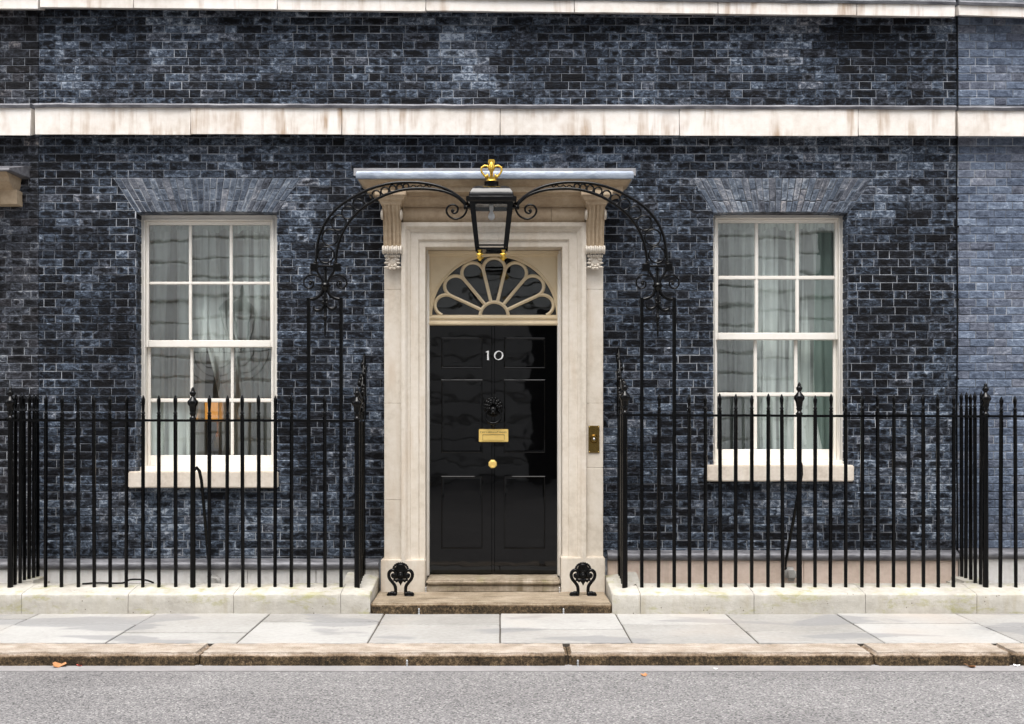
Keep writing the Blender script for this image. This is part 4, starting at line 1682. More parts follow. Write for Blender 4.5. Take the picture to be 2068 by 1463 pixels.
def text_mesh(parts, xc, zbase, Y, total_w, name, matname, parent):
    """engraved lettering: words set one after another with their own letter height"""
    dg = bpy.context.evaluated_depsgraph_get
    V, F = [], []
    x = 0.0
    for word, size in parts:
        cu = bpy.data.curves.new('lettering', 'FONT')
        cu.body = word
        cu.size = size
        ob = bpy.data.objects.new('lettering_tmp', cu)
        COL.objects.link(ob)
        bpy.context.view_layer.update()
        me = bpy.data.meshes.new_from_object(ob.evaluated_get(dg()))
        k = len(V)
        mxx = max(v.co.x for v in me.vertices)
        V += [(v.co.x + x, v.co.y) for v in me.vertices]
        F += [tuple(i + k for i in p.vertices) for p in me.polygons]
        x += mxx + size * .28
        bpy.data.objects.remove(ob)
        bpy.data.curves.remove(cu)
        bpy.data.meshes.remove(me)
    w = max(v[0] for v in V)
    s = total_w / w
    g = MB()
    g.add([(xc + (v[0] - w / 2) * s, Y, zbase + v[1] * s) for v in V], F)
    return mk(name, g, matname, parent)


text_mesh([('F', 1.25), ('IRST', 1), ('L', 1.25), ('ORD', 1), ('OF THE', .7), ('T', 1.25), ('REASURY', 1)], (lx0 + lx1) / 2, lz1 - .034, Yl - .0132, (lx1 - lx0) * .9, 'lettering', 'ink', door)
# door knob
g = MB()
g.lathe([(.03, 0), (.03, .006), (.016, .01), (.014, .035), (.034, .042), (.041, .055), (.036, .07), (.022, .075), (.019, .071), (.006, .073)], (PX(995, Yl), Yl, PZ(937, Yl)), 8, 'y', R(22.5))
mk('door_knob', g, 'brass', door, 25)
# bell plate
Yb = -.128
g = MB()
bx0, bx1, bz0, bz1 = PX(1188.5, Yb), PX(1210.5, Yb), PZ(915, Yb), PZ(860, Yb)
g.cbox(bx0, bx1, Yb - .006, Yb + .004, bz0, bz1, .002)
bell = mk('bell_plate', g, 'brass_dark', house)
g = MB()
g.lathe([(.036, 0), (.038, .006), (.034, .012), (.03, .007), (.025, .007), (.023, .013), (.017, .014), (.015, .006)], ((bx0 + bx1) / 2, Yb - .006, PZ(887, Yb)), 20, 'y')
mk('bell_rim', g, 'brass_dark', bell, 35)
g = MB()
g.lathe([(.012, 0), (.012, .012), (.008, .017), (.001, .018)], ((bx0 + bx1) / 2, Yb - .008, PZ(887, Yb)), 14, 'y')
mk('bell_button', g, 'steel', bell, 50)
for sx in (bx0 + .008, bx1 - .008):
    for z in (bz0 + .01, bz1 - .01):
        g = MB()
        g.lathe([(.004, 0), (.004, .002), (.001, .003)], (sx, Yb - .006, z), 8, 'y')
        mk('screw', g, 'brass', bell)

# ---- neighbour's door hood
Yh = -.12
hx1 = PX(34, Yh)
g = MB()
g.cbox(-6.3, hx1, Yh, .02, PZ(413, Yh), PZ(383, Yh), .004)
g.rings([[(-6.3, .0, z), (-6.3, Yh - p, z), (hx1 + p * .12 - .03, Yh - p, z), (hx1 + p * .12 - .03, .0, z)] for p, z in
         ((.0, PZ(384, Yh)), (.05, PZ(378, Yh)), (.12, PZ(372, Yh)), (.13, PZ(364, Yh)), (.20, PZ(356, Yh)), (.21, PZ(352, Yh)))])
hood = mk('door_hood', g, 'stone_shaded', house_l, 30)
g = MB()
g.rings([[(-6.3, .0, z + dz), (-6.3, y, z), (x1, y, z), (x1 + .04, .0, z + dz)] for x1, y, z, dz in
         ((hx1 + .02, Yh - .22, PZ(351.5, Yh - .1), -.0), (hx1 + .03, Yh - .225, PZ(349, Yh - .1), .0), (hx1 + .025, Yh - .21, PZ(345, Yh - .1), .03), (hx1 + .06, -.02, PZ(334, -.05), .004))])
mk('hood_lead', g, 'lead', house_l, 40)

# thin black cable down the party line
g = MB()
pts = []
z = PZ(1120)
while z < 5.6:
    pts.append((XR + .004 * math.sin(z * 3.1) - .002, -.016, z))
    z += .12
g.tube(pts, .007, 6)
cab = mk('wall_cable', g, 'iron', None, 60)
tag(cab, 'thin black cable clipped up the joint between black and blue-grey brickwork', 'cable')
for z in (1.2, 1.95, 2.65, 3.3, 3.55, 4.7):
    g = MB()
    g.cbox(XR - .014, XR + .012, -.026, 0, z, z + .016, .003)
    mk('clip', g, 'iron', cab)

# ================================================================== STEPS
g = MB()
Ysf = -.748
g.rough(PX(747.5, -.75) + .004, PX(1236.5, -.75) - .004, Ysf, .14, -.02, .090, .014, 3, .04, .006, 4.0, .0025)
tag(mk('door_step', g, 'step_low', None, 50),
    'broad worn stone step with a dark rough front under the boot scrapers', 'step')
g = MB()
xa, xb = PX(859.5, -.16), PX(1132.5, -.16)
g.rough(xa, xb, -.165, .26, .085, .150, .010, 2, .045, .004, 5, .003)
g.rough(xa + .002, xb - .002, -.180, .26, .150, .195, .016, 3, .045, .004, 6, .003)
tag(mk('threshold_step', g, 'step', None, 50), 'smaller upper stone step with moulded edge directly under the black door', 'step')

# ================================================================== RAILING PLINTHS
cprof = [(-.75, -.03), (-.75, .148), (-.746, .158), (-.735, .164), (-.50, .198), (-.40, .200), (-.388, .192), (-.385, -.25)]


def coping_run(x_joints, parent):
    for a, b in zip(x_joints, x_joints[1:]):
        g = MB()
        n = max(3, int((b - a) / .05))
        # finer profile so that the noise can wear it
        pf = []
        for p, q in zip(cprof, cprof[1:]):
            m = max(1, int(math.hypot(q[0] - p[0], q[1] - p[1]) / .05))
            for i in range(m):
                pf.append((p[0] + (q[0] - p[0]) * i / m, p[1] + (q[1] - p[1]) * i / m))
        pf.append(cprof[-1])
        g.prism_x(pf, a + .002, b - .002, n, .0035, 7)
        mk('coping_stone', g, 'coping', parent, 40)


EL, ER = PX(747, -.75), PX(1237, -.75)          # inner ends beside the step
wl = root('coping_wall', (-2.8, -.57, 0), 'low pale stone plinth wall under the railing on the bell-less side of the step', 'plinth wall')
coping_run([-7.6, -6.4, -5.2, PX(-70, -.75), PX(43, -.75), PX(259, -.75), PX(472, -.75), PX(688, -.75)], wl)
wr = root('coping_wall', (2.8, -.57, 0), 'low moss-stained stone plinth wall under the railing on the bell side', 'plinth wall')
coping_run([PX(1293, -.75), PX(1523, -.75), PX(1748, -.75), PX(1973, -.75), PX(2180, -.75), 5.9, 7.0], wr)
for (xe, xo, parent) in ((EL, PX(688, -.75), wl), (ER, PX(1293, -.75), wr)):
    s = 1 if xe > xo else -1
    # corner stone: mitred, its return runs back to the house
    g = MB()
    inset = 0.28
    pf = []
    for p, q in zip(cprof, cprof[1:]):
        m = max(1, int(math.hypot(q[0] - p[0], q[1] - p[1]) / .06))
        for i in range(m):
            pf.append((p[0] + (q[0] - p[0]) * i / m, p[1] + (q[1] - p[1]) * i / m))
    pf.append(cprof[-1])
    secs = []
    n = 6
    wid = .365
    k = inset / wid
    # run along x to the mitre, then back along y
    for i in range(n + 1):
        t_ = i / n
        row = []
        for (y, z) in pf:
            d = (y + .75) * k            # distance in from the outer face
            x_end = xe - s * d
            x = xo + s * .002 + (x_end - xo) * t_
            row.append(Vector((x, y, z)))
        secs.append(row)
    for i in range(1, 9):
        t_ = i / 8
        row = []
        for (y, z) in pf:
            d = (y + .75) * k
            rise = .05 * min(1, max(0, (t_ * .7 - .12) / .4)) if z > .05 else 0
            row.append(Vector((xe - s * d, y + (-.01 - y) * t_, z + rise)))
        secs.append(row)
    rg = [[(v + mnoise.noise_vector(v * 7) * .0035)[:] for v in row] for row in secs]
    g.rings(rg)
    mk('coping_stone', g, 'coping', parent, 40)
# cross walls carrying the outer returns
for X, par in ((PX(21, -.55), wl), (PX(1990.5, -.55), wr)):
    g = MB()
    g.rough(X - .15, X + .15, -.4, -.05, -.1, .215, .04, 3, .06, .004, 6)
    mk('return_stone', g, 'coping', par, 50)

# ================================================================== RAILINGS
YF = -.55
s_f = sc(YF)
BZ = .185                                   # foot of the bars, let into the coping


def bar_mesh(zr, ztip, name='bar'):
    g = MB()
    h = zr - BZ
    t = ztip - BZ
    r = .0163
    g.lathe([(r * .92, -.03), (r * 1.0, .3), (r, h - .02), (r * .92, h + .028), (r * .80, h + .030), (r * 1.02, h + .034), (r * 1.05, h + .042), (r * .78, h + .046), (r * .78, h + .054), (r * 1.05, h + .058),
             (r * 1.02, h + .066), (r * .7, h + .072), (r * .72, h + .09), (r * 1.0, t - .05), (r * 1.02, t - .036), (r * .8, t - .026), (r * .18, t)], (0, 0, BZ), 8)
    return g


def finial_geo(g, x, y, zr):
    u = s_f
    g.lathe([(5 * u, 0), (6.6 * u, 1.5 * u), (6.8 * u, 4 * u), (5 * u, 6 * u), (4 * u, 8 * u), (5.5 * u, 11 * u), (6.3 * u, 14 * u), (5.4 * u, 16 * u), (6.2 * u, 19 * u), (7.4 * u, 28 * u), (9.6 * u, 31 * u), (11 * u, 35 * u), (10.2 * u, 38.5 * u),
             (7.2 * u, 42 * u), (4.0 * u, 46 * u), (3.2 * u, 48 * u), (4.6 * u, 50 * u), (6.4 * u, 53 * u), (6.2 * u, 56 * u), (4.2 * u, 58 * u), (3.8 * u, 60 * u), (3.2 * u, 63.5 * u), (.6 * u, 67 * u)], (x, y, zr), 16)


def railing(label, front_px, posts_px, zrail, tips, rail_x, returns, stay=None):
    x_mid = (rail_x[0] + rail_x[1]) / 2
    rt = root('railing', (x_mid, YF, BZ), label, 'railing')
    zr0, zr1 = zrail

    def zr(x):
        return zr0 + (zr1 - zr0) * (x - rail_x[0]) / (rail_x[1] - rail_x[0])
    # rail
    g = MB()
    n = 24
    rg = []
    for i in range(n + 1):
        x = rail_x[0] + (rail_x[1] - rail_x[0]) * i / n
        z = zr(x) + .003 * mnoise.noise(Vector((x * 1.7, 3, zr0)))
        rg.append([(x, YF - .02, z - .010), (x, YF + .02, z - .010), (x, YF + .02, z + .010), (x, YF - .02, z + .010)])
    g.rings(rg)
    mk('rail', g, 'iron', rt)
    variants = []
    for k in range(3):
        variants.append((zr0 + zr1) / 2 + tips * s_f + random.uniform(-.008, .008))
    protos = [None] * 3
    for i, p in enumerate(front_px):
        x = PX(p, YF)
        k = i % 3
        if protos[k] is None:
            o = mk('bar', bar_mesh((zr0 + zr1) / 2, variants[k]), 'iron', rt, 40)
            protos[k] = o
            wl_ = WO[o.name].copy()
            wl_.x, wl_.y = x, YF
            WO[o.name] = wl_
            o.location = wl_ - WO[rt.name]
        else:
            w_ = WO[protos[k].name].copy()
            w_.x, w_.y = x, YF
            o = dup(protos[k], w_, rt)
        o.rotation_euler = (R(random.uniform(-.3, .3)), R(random.uniform(-.25, .25)), R(random.uniform(0, 45)))
    for p in posts_px:
        x = PX(p, YF)
        g = MB()
        g.lathe([(.024, -.04), (.023, .4), (.021, zr(x) - BZ + .006)], (x, YF, BZ), 12)
        post = mk('newel_post', g, 'iron', rt, 40)
        g = MB()
        finial_geo(g, x, YF, zr(x) + .004)
        mk('finial', g, 'iron', post, 50)
    for (p, nb, y_end, orn, skew) in returns:
        X = PX(p, YF)
        g = MB()
        z = zr(X)
        g.hexa([(X - .02, YF + .005, z - .01), (X + .02, YF + .005, z - .01), (X + skew + .02, y_end, z - .01), (X + skew - .02, y_end, z - .01),
                (X - .02, YF + .005, z + .01), (X + .02, YF + .005, z + .01), (X + skew + .02, y_end, z + .01), (X + skew - .02, y_end, z + .01)])
        mk('return_rail', g, 'iron', rt)
        for i in range(nb):
            y = YF + (y_end - YF) * (i + 1) / (nb + 1)
            w_ = WO[protos[i % 3].name].copy()
            w_.x, w_.y = X + skew * (i + 1) / (nb + 1) + random.uniform(-.004, .004), y
            w_.z += .02
            dup(protos[i % 3], w_, rt)
        if orn:
            ornament(rt, X, z, orn)
    if stay:
        (pt, top_y, bot) = stay
        x0 = PX(pt, YF)
        z0 = PZ(top_y, YF)
        x1, z1 = PX(bot[0], -.06), PZ(bot[1], -.06)
        g = MB()
        sg = 1 if x1 > x0 else -1
        P = [(x0 + sg * .002, YF + .012, z0), (x0 + sg * .018, YF + .03, z0 + .02), (x0 + sg * .035, YF + .055, z0 - .01), (x0 + sg * .045, YF + .08, z0 - .09)]
        for i in range(1, 9):
            t_ = i / 8
            P.append((x0 + sg * .045 + (x1 - x0 - sg * .045) * t_ ** 1.1, YF + .08 + (-.06 - YF - .08) * t_, z0 - .09 + (z1 - z0 + .09) * t_))
        g.tube(P, .014, 8)
        g.ball((x1, -.065, z1 + .005), (.024, .024, .022), 10, 6)
        mk('stay', g, 'iron', rt, 60)
        g = MB()
        g.rough(x1 - .01, x1 + .10, -.115, -.045, z1 - .1, z1 + .02, .03, 3, .03, .014, 11)
        mk('cement_pad', g, 'cement', rt, 50)
    return rt


def spiral(c, r0, r1, a0, turns, n=28, plane='xz', X=0):
    pts = []
    for i in range(n + 1):
        t_ = i / n
        an = a0 + turns * 2 * PI * t_
        r_ = r0 + (r1 - r0) * t_
        if plane == 'xz':
            pts.append((c[0] + math.cos(an) * r_, c[1], c[2] + math.sin(an) * r_))
        else:
            pts.append((c[0], c[1] + math.cos(an) * r_, c[2] + math.sin(an) * r_))
    return pts


def ornament(parent, X, z, side):
    """scrolled cresting rising from the return rail to the wall, seen edge-on"""
    H_ = .60
    g = MB()
    g.tube([(X, -.012, z), (X, -.02, z + .3), (X, -.03, z + H_ - .04), (X, -.04, z + H_)], [.014, .014, .012, .006], 8)
    mk('crest_upright', g, 'iron', parent, 60)
    g = MB()
    P = [(X, YF + .10, z + .01), (X, YF + .14, z + .10), (X, YF + .24, z + .17), (X, YF + .32, z + .25), (X, YF + .38, z + .36), (X, YF + .46, z + .48), (X, YF + .5, z + .58)]
    g.tube(P, [.012, .014, .014, .014, .013, .011, .006], 8)
    mk('crest_scroll', g, 'iron', parent, 60)
    for (yy, zz, r_) in ((-.24, .10, .07), (-.13, .10, .055), (-.16, .26, .06), (-.09, .40, .045)):
        g = MB()
        g.tube(spiral((X + .004 * side, yy, z + zz), r_, .012, R(60), 1.6, 30, 'yz'), .009, 7)
        g.ball((X + .004 * side, yy, z + zz), .016, 8, 6)
        mk('crest_curl', g, 'iron', parent, 60)
    rnd = random.Random(int(abs(X) * 100))
    g = MB()
    for i in range(16):
        t_ = i / 15
        yy = YF + .12 + .40 * t_
        zz = z + .10 + .42 * t_ + .03 * math.sin(i * 2.1)
        sx = (-1) ** i
        g.ball((X + sx * .022 * (1.2 - t_ * .8), yy, zz), (.019, .022, .028 * rnd.uniform(.7, 1.2)), 7, 5)
    mk('crest_leaf', g, 'iron', parent, 60)


railing('black spear-topped railing with newel urns on the side of the step without a bell',
        [92, 124, 158.5, 190.5, 222.5, 255, 288.5, 321, 355, 422.5, 458, 490.5, 523.5, 555.5, 588.5, 656.5],
        [21, 389.5, 721], (PZ(849, YF), PZ(850.5, YF)), 50, (PX(14, YF), PX(724, YF)),
        [(21, 6, -.02, 0, .055), (721, 6, -.02, -1, 0)], (391, 950, (424, 1165)))
railing('black spear-topped railing with newel urns on the bell-push side of the door',
        [1330, 1392.5, 1425, 1455.5, 1485.5, 1518, 1551, 1581, 1646, 1676.5, 1708, 1740.5, 1773, 1804.5, 1835, 1865, 1895, 1925.5],
        [1262, 1614, 1990.5], (PZ(838.5, YF), PZ(841.5, YF)), 43, (PX(1259, YF), PX(1994, YF)),
        [(1262, 6, -.02, 1, 0), (1990.5, 5, -.02, 0, -.03)], (1613, 937, (1584, 1150)))
railing('end of black railing running on in front of the blue-grey brick house', [2020, 2051.5, 2083, 2115, 2147, 2179, 2211], [2243], (PZ(841.5, YF), PZ(842, YF)), 42,
        (PX(1996, YF), PX(2260, YF)), [])
railing('end of black railing running on in front of the brown-black brick house', [-12, -45, -77, -110, -142, -175, -208], [-240], (PZ(847, YF), PZ(848.5, YF)), 50,
        (PX(-260, YF), PX(12, YF)), [])

# ================================================================== LAMP OVERTHROW
LXC = PX(992.5, YF)
over = root('lamp_overthrow', (LXC, YF, BZ), 'black wrought-iron arched overthrow with ring tracery carrying the lantern', 'lamp bracket')
uL = 1393.0 / 400.0


def q1(cx, cy):
    """enlargement of the photo's left half -> photo px"""
    return 600 + cx / uL, 300 + cy / uL


def op(px, py, mirror, dy=0.0):
    x = PX(px, YF)
    if mirror:
        x = 2 * LXC - x
    return (x, YF + dy, PZ(py, YF))


def smooth_path(pts, n=6):
    """Catmull-Rom"""
    P = [Vector(p) for p in pts]
    out = []
    for i in range(len(P) - 1):
        p0, p1, p2, p3 = P[max(i - 1, 0)], P[i], P[i + 1], P[min(i + 2, len(P) - 1)]
        for k in range(n):
            t = k / n
            out.append(0.5 * ((2 * p1) + (p2 - p0) * t + (2 * p0 - 5 * p1 + 4 * p2 - p3) * t * t + (3 * p1 - p0 - 3 * p2 + p3) * t ** 3))
    out.append(P[-1])
    return [v[:] for v in out]


ARC_O = [(130, 805), (150, 640), (200, 520), (285, 418), (400, 340), (520, 283), (640, 250), (760, 239), (880, 243), (1000, 268), (1095, 312), (1165, 365), (1192, 400)]
ARC_I = [(268, 805), (288, 680), (333, 568), (400, 475), (470, 412), (560, 356), (640, 320), (740, 292), (840, 283), (960, 289), (1050, 308), (1125, 342), (1186, 398)]
RINGS = [(203, 748, 57), (232, 626, 57), (292, 524, 52), (358, 452, 44), (430, 394, 38), (496, 357, 34), (557, 327, 30), (617, 301, 27), (672, 285, 24), (722, 275, 22), (766, 267, 19)]
ENDS = [(1190, 392), (1194, 432), (1166, 478), (1115, 497), (1070, 478), (1050, 440), (1064, 408), (1098, 396), (1128, 414), (1126, 446), (1102, 457), (1088, 440), (1100, 428)]
for mir in (False, True):
    def cv(pts, dy=0.0):
        return [op(*q1(*p), mir, dy) for p in pts]
    # two uprights
    for cx in (82, 311):
        px = q1(cx, 0)[0] - (0 if cx < 200 else .2)
        x = op(px, 0, mir)[0]
        g = MB()
        g.cbox(x - .0145, x + .0145, YF - .0145, YF + .0145, BZ - .02, PZ(q1(0, 1056)[1], YF) + .006, .003)
        mk('upright', g, 'iron', over)
    # shoulders
    for pts in ([(82, 1062), (118, 1058), (150, 1043), (172, 1018), (184, 985)], [(311, 1062), (278, 1058), (246, 1043), (224, 1018), (212, 985)]):
        g = MB()
        g.tube(smooth_path(cv(pts)), .0145, 8)
        mk('shoulder', g, 'iron', over, 50)
    c0 = op(*q1(198, 968), mir)
    g = MB()
    u = s_f
    g.lathe([(3 * u, -11 * u), (6 * u, -8 * u), (8 * u, -3 * u), (11 * u, -1 * u), (11.5 * u, 1 * u), (9 * u, 3 * u), (8 * u, 6 * u), (4 * u, 7 * u)], c0, 14)
    mk('collar', g, 'iron', over, 40)
    # stem and two supports under the cross bar
    g = MB()
    g.tube(cv([(200, 960), (200, 850)]), .013, 8)
    g.lathe([(.012, 0), (.022, .006), (.022, .014), (.01, .022)], op(*q1(200, 858), mir), 10)
    mk('stem', g, 'iron', over, 50)
    for pts in ([(185, 952), (172, 915), (150, 880), (132, 850)], [(213, 952), (226, 915), (248, 880), (268, 850)]):
        g = MB()
        g.tube(smooth_path(cv(pts)), .010, 8)
        mk('support', g, 'iron', over, 50)
    # side curls
    for s in (-1, 1):
        cx = 97 if s < 0 else 301
        P = [(198 + s * 16, 940), (198 + s * 38, 906), (198 + s * 75, 892), (198 + s * 118, 894), (198 + s * 148, 925), (198 + s * 146, 965), (198 + s * 118, 986), (198 + s * 88, 972), (198 + s * 84, 945), (198 + s * 104, 934), (198 + s * 114, 950)]
        g = MB()
        g.tube(smooth_path(cv(P)), .0075, 8)
        g.ball(op(*q1(198 + s * 106, 951), mir), .015, 8, 6)
        mk('scroll', g, 'iron', over, 60)
    # cross bar with end blocks and nuts
    g = MB()
    a, b = op(*q1(100, 838), mir), op(*q1(302, 822), mir)
    g.cbox(min(a[0], b[0]), max(a[0], b[0]), YF - .02, YF + .02, a[2], b[2], .003)
    for cx in (122, 282):
        c = op(*q1(cx, 838), mir)
        g.cbox(c[0] - .032, c[0] + .032, YF - .026, YF + .026, c[2] - .032, c[2] + .032, .004)
    for cx in (130, 268):
        g.lathe([(.018, -.01), (.018, .016), (.012, .022), (.001, .023)], op(*q1(cx, 812), mir), 8)
    mk('cross_bar', g, 'iron', over, 40)
    # pendant with two leaf curls
    pc = op(*q1(197, 1020), mir)
    g = MB()
    d = lambda cy: -(cy - 1020) / uL * s_f
    g.lathe([(.010, d(1000)), (.016, d(1030)), (.022, d(1062)), (.020, d(1085)), (.013, d(1100)), (.012, d(1180)), (.019, d(1186)), (.020, d(1196)), (.013, d(1206)), (.008, d(1222)), (.014, d(1232)), (.010, d(1246)),
             (.006, d(1262)), (.012, d(1275)), (.006, d(1292)), (.009, d(1305)), (.001, d(1335))], pc, 10)
    for cy, sx in ((1045, -1), (1065, 1), (1085, -1), (1090, 1)):
        c = op(*q1(197 + sx * 12, cy), mir, -.012)
        g.ball(c, (.012, .012, .016), 8, 5)
    mk('pendant', g, 'iron', over, 60)
    for s in (-1, 1):
        yy = 0 if s < 0 else -12
        P = [(197 + s * 6, 1095 + yy), (197 + s * 22, 1128 + yy), (197 + s * 48, 1142 + yy), (197 + s * 74, 1132 + yy), (197 + s * 80, 1108 + yy)]
        g = MB()
        g.tube(smooth_path(cv(P, -.01)), [.007 + .007 * math.sin(PI * i / 24) for i in range(25)], 8)
        mk('leaf_curl', g, 'iron', over, 60)
    # the arch
    for arc in (ARC_O, ARC_I):
        g = MB()
        g.tube(smooth_path(cv(arc), 5), .0125, 8)
        mk('arch_bar', g, 'iron', over, 60)
    for (cx, cy, r) in RINGS:
        c = op(*q1(cx, cy), mir)
        rr_ = r / uL * s_f
        g = MB()
        g.tube([(c[0] + math.cos(2 * PI * i / 24) * rr_, YF, c[2] + math.sin(2 * PI * i / 24) * rr_) for i in range(24)], .0078, 6, True)
        mk('ring', g, 'iron', over, 60)
    wv = [(785 + i * 7.5, 265 + 6.5 * math.sin(i * 1.05)) for i in range(25)]
    g = MB()
    g.tube(cv(wv), .005, 6)
    mk('wavy_bar', g, 'iron', over, 60)
    g = MB()
    g.tube(smooth_path(cv(ENDS)), .0085, 8)
    g.ball(op(*q1(1098, 438), mir), .012, 8, 6)
    mk('scroll', g, 'iron', over, 60)
    # arm meeting the lantern
    g = MB()
    a, b = op(*q1(1180, 412), mir), op(953, 300 + 412 / uL, mir)
    g.tube([a, b], .014, 8)
    g.ball(a, (.012, .018, .024), 8, 6)
    mk('lamp_arm', g, 'iron', over, 50)

# ---- lantern
lamp = root('lantern', (LXC, YF, PZ(525, YF)), 'black square lantern with gilded crown hanging above the front door', 'lantern')


def sq(h, z, c=0.0):
    if c:
        return [(LXC - h, YF - h + c, z), (LXC - h + c, YF - h, z), (LXC + h - c, YF - h, z), (LXC + h, YF - h + c, z), (LXC + h, YF + h - c, z), (LXC + h - c, YF + h, z), (LXC - h + c, YF + h, z), (LXC - h, YF + h - c, z)]
    return [(LXC - h, YF - h, z), (LXC + h, YF - h, z), (LXC + h, YF + h, z), (LXC - h, YF + h, z)]


def lz(py):
    return PZ(py, YF)


def lp(w_px):
    return w_px * s_f / 2


g = MB()
rg = []
for i in range(11):
    t_ = i / 10
    py = 405.5 - 25.5 * t_
    wv_ = 46 + 44 * math.sqrt(max(0, 1 - t_ ** 1.6)) if t_ < 1 else 46
    rg.append(sq(lp(max(wv_, 46)), lz(py), .004))
g.rings(rg)
mk('roof', g, 'lamp_black', lamp, 30)
g = MB()
g.rings([sq(lp(92), lz(416)), sq(lp(96), lz(414)), sq(lp(100), lz(411)), sq(lp(100), lz(407)), sq(lp(94), lz(405))])
mk('eave', g, 'lamp_black', lamp, 25)
g = MB()
g.lathe([(lp(29), lz(381) - lz(380)), (lp(29), lz(369) - lz(380)), (lp(30), lz(368) - lz(380)), (lp(20), lz(367.5) - lz(380))], (LXC, YF, lz(380)), 16)
mk('neck', g, 'lamp_black', lamp, 35)
ht, hb = lp(80), lp(57)
zt_, zb_ = lz(416), lz(501)
for sx in (-1, 1):
    for sy in (-1, 1):
        g = MB()
        g.tube([(LXC + sx * (ht - .008), YF + sy * (ht - .008), zt_ + .005), (LXC + sx * (hb - .0), YF + sy * (hb - .0), zb_ - .01)], [.031, .026], 4, square=True)
        mk('corner_post', g, 'lamp_black', lamp)
for (h, z, r) in ((ht - .006, zt_ - .006, .014), (hb, zb_ + .006, .009), (hb - .004, lz(507), .010)):
    P = sq(h, z)
    g = MB()
    for i in range(4):
        g.tube([P[i], P[(i + 1) % 4]], r, 4, square=True)
    mk('frame_rail', g, 'lamp_black', lamp)
g = MB()
g.rings([sq(hb - .004, lz(508)), sq(hb - .004, lz(505)), sq(hb - .01, lz(504))])
mk('base', g, 'lamp_black', lamp)
for k in range(4):
    a, b = sq(ht - .012, zt_ - .01), sq(hb - .004, zb_ + .01)
    g = MB()
    k2 = (k + 1) % 4
    g.add([b[k], b[k2], a[k2], a[k]], [(0, 1, 2, 3)])
    mk('pane', g, 'lamp_glass', lamp)
g = MB()
g.lathe([(.001, -.072), (.015, -.068), (.026, -.054), (.029, -.042), (.026, -.028), (.016, -.008), (.013, 0), (.013, .012)], (LXC, YF, lz(428)), 14)
mk('bulb', g, 'bulb', lamp, 60)
g = MB()
g.lathe([(.016, 0), (.018, .008), (.018, .035), (.03, .05), (.03, lz(412) - lz(425))], (LXC, YF, lz(425)), 12)
mk('bulb_holder', g, 'numeral', lamp, 40)
# gilded crown
g = MB()
zc_ = lz(368)
g.lathe([(lp(22), -.002), (lp(23), .004), (lp(20), .012), (lp(20), .026), (lp(23), .032), (lp(23), .037), (lp(14), .038)], (LXC, YF, zc_), 16)
for k in range(8):
    an = 2 * PI * k / 8
    g.ball((LXC + math.cos(an) * lp(23), YF + math.sin(an) * lp(23), zc_ + .045), (.010, .010, .016), 7, 5)
crown = mk('crown', g, 'gold', lamp, 50)
for k in range(4):
    an = PI / 2 * k
    P = []
    for (r_, dy) in ((10.5, 9), (15, 14), (19.5, 20), (20.5, 26), (17, 31), (11, 32.5), (6, 30), (2.5, 25)):
        P.append((LXC + math.cos(an) * r_ * s_f, YF + math.sin(an) * r_ * s_f, zc_ + dy * s_f))
    g = MB()
    g.tube(smooth_path(P, 3), .0085, 7)
    for (r_, dy) in ((20.5, 22), (20, 29), (14.5, 33), (8.5, 32.5)):
        g.ball((LXC + math.cos(an) * r_ * s_f, YF + math.sin(an) * r_ * s_f, zc_ + dy * s_f), .0085, 7, 5)
    mk('crown_arch', g, 'gold', crown, 60)
g = MB()
g.lathe([(.012, 0), (.014, .05), (.022, .07), (.03, .09), (.03, .105), (.02, .125), (.012, .135)], (LXC, YF, zc_ + .03), 12)
zz = zc_ + 28 * s_f
g.ball((LXC, YF, zz), (.03, .03, .028), 12, 8)
g.prism_y([(LXC - .012, zz + .018), (LXC + .012, zz + .018), (LXC + .018, zz + .045), (LXC + .028, zz + .034), (LXC + .028, zz + .066), (LXC + .018, zz + .06), (LXC + .024, zz + .072), (LXC - .024, zz + .072), (LXC - .018, zz + .06), (LXC - .028, zz + .066), (LXC - .028, zz + .034), (LXC - .018, zz + .045)], YF - .012, YF + .012)
mk('orb_and_cross', g, 'gold', crown, 50)
for sx in (-1, 1):
    for sy in (-1, 1):
        c = (LXC + sx * (hb - .02), YF + sy * (hb - .02), lz(509))
        g = MB()
        g.lathe([(.012, .012), (.017, 0), (.010, -.012), (.010, -.022), (.026, -.032), (.027, -.04), (.014, -.05), (.012, -.058), (.003, -.064)], c, 10)
        for k in range(5):
            an = 2 * PI * k / 5
            g.ball((c[0] + math.cos(an) * .022, c[1] + math.sin(an) * .022, c[2] - .036), (.010, .010, .008), 6, 4)
        mk('gilded_foot', g, 'gold', lamp, 50)

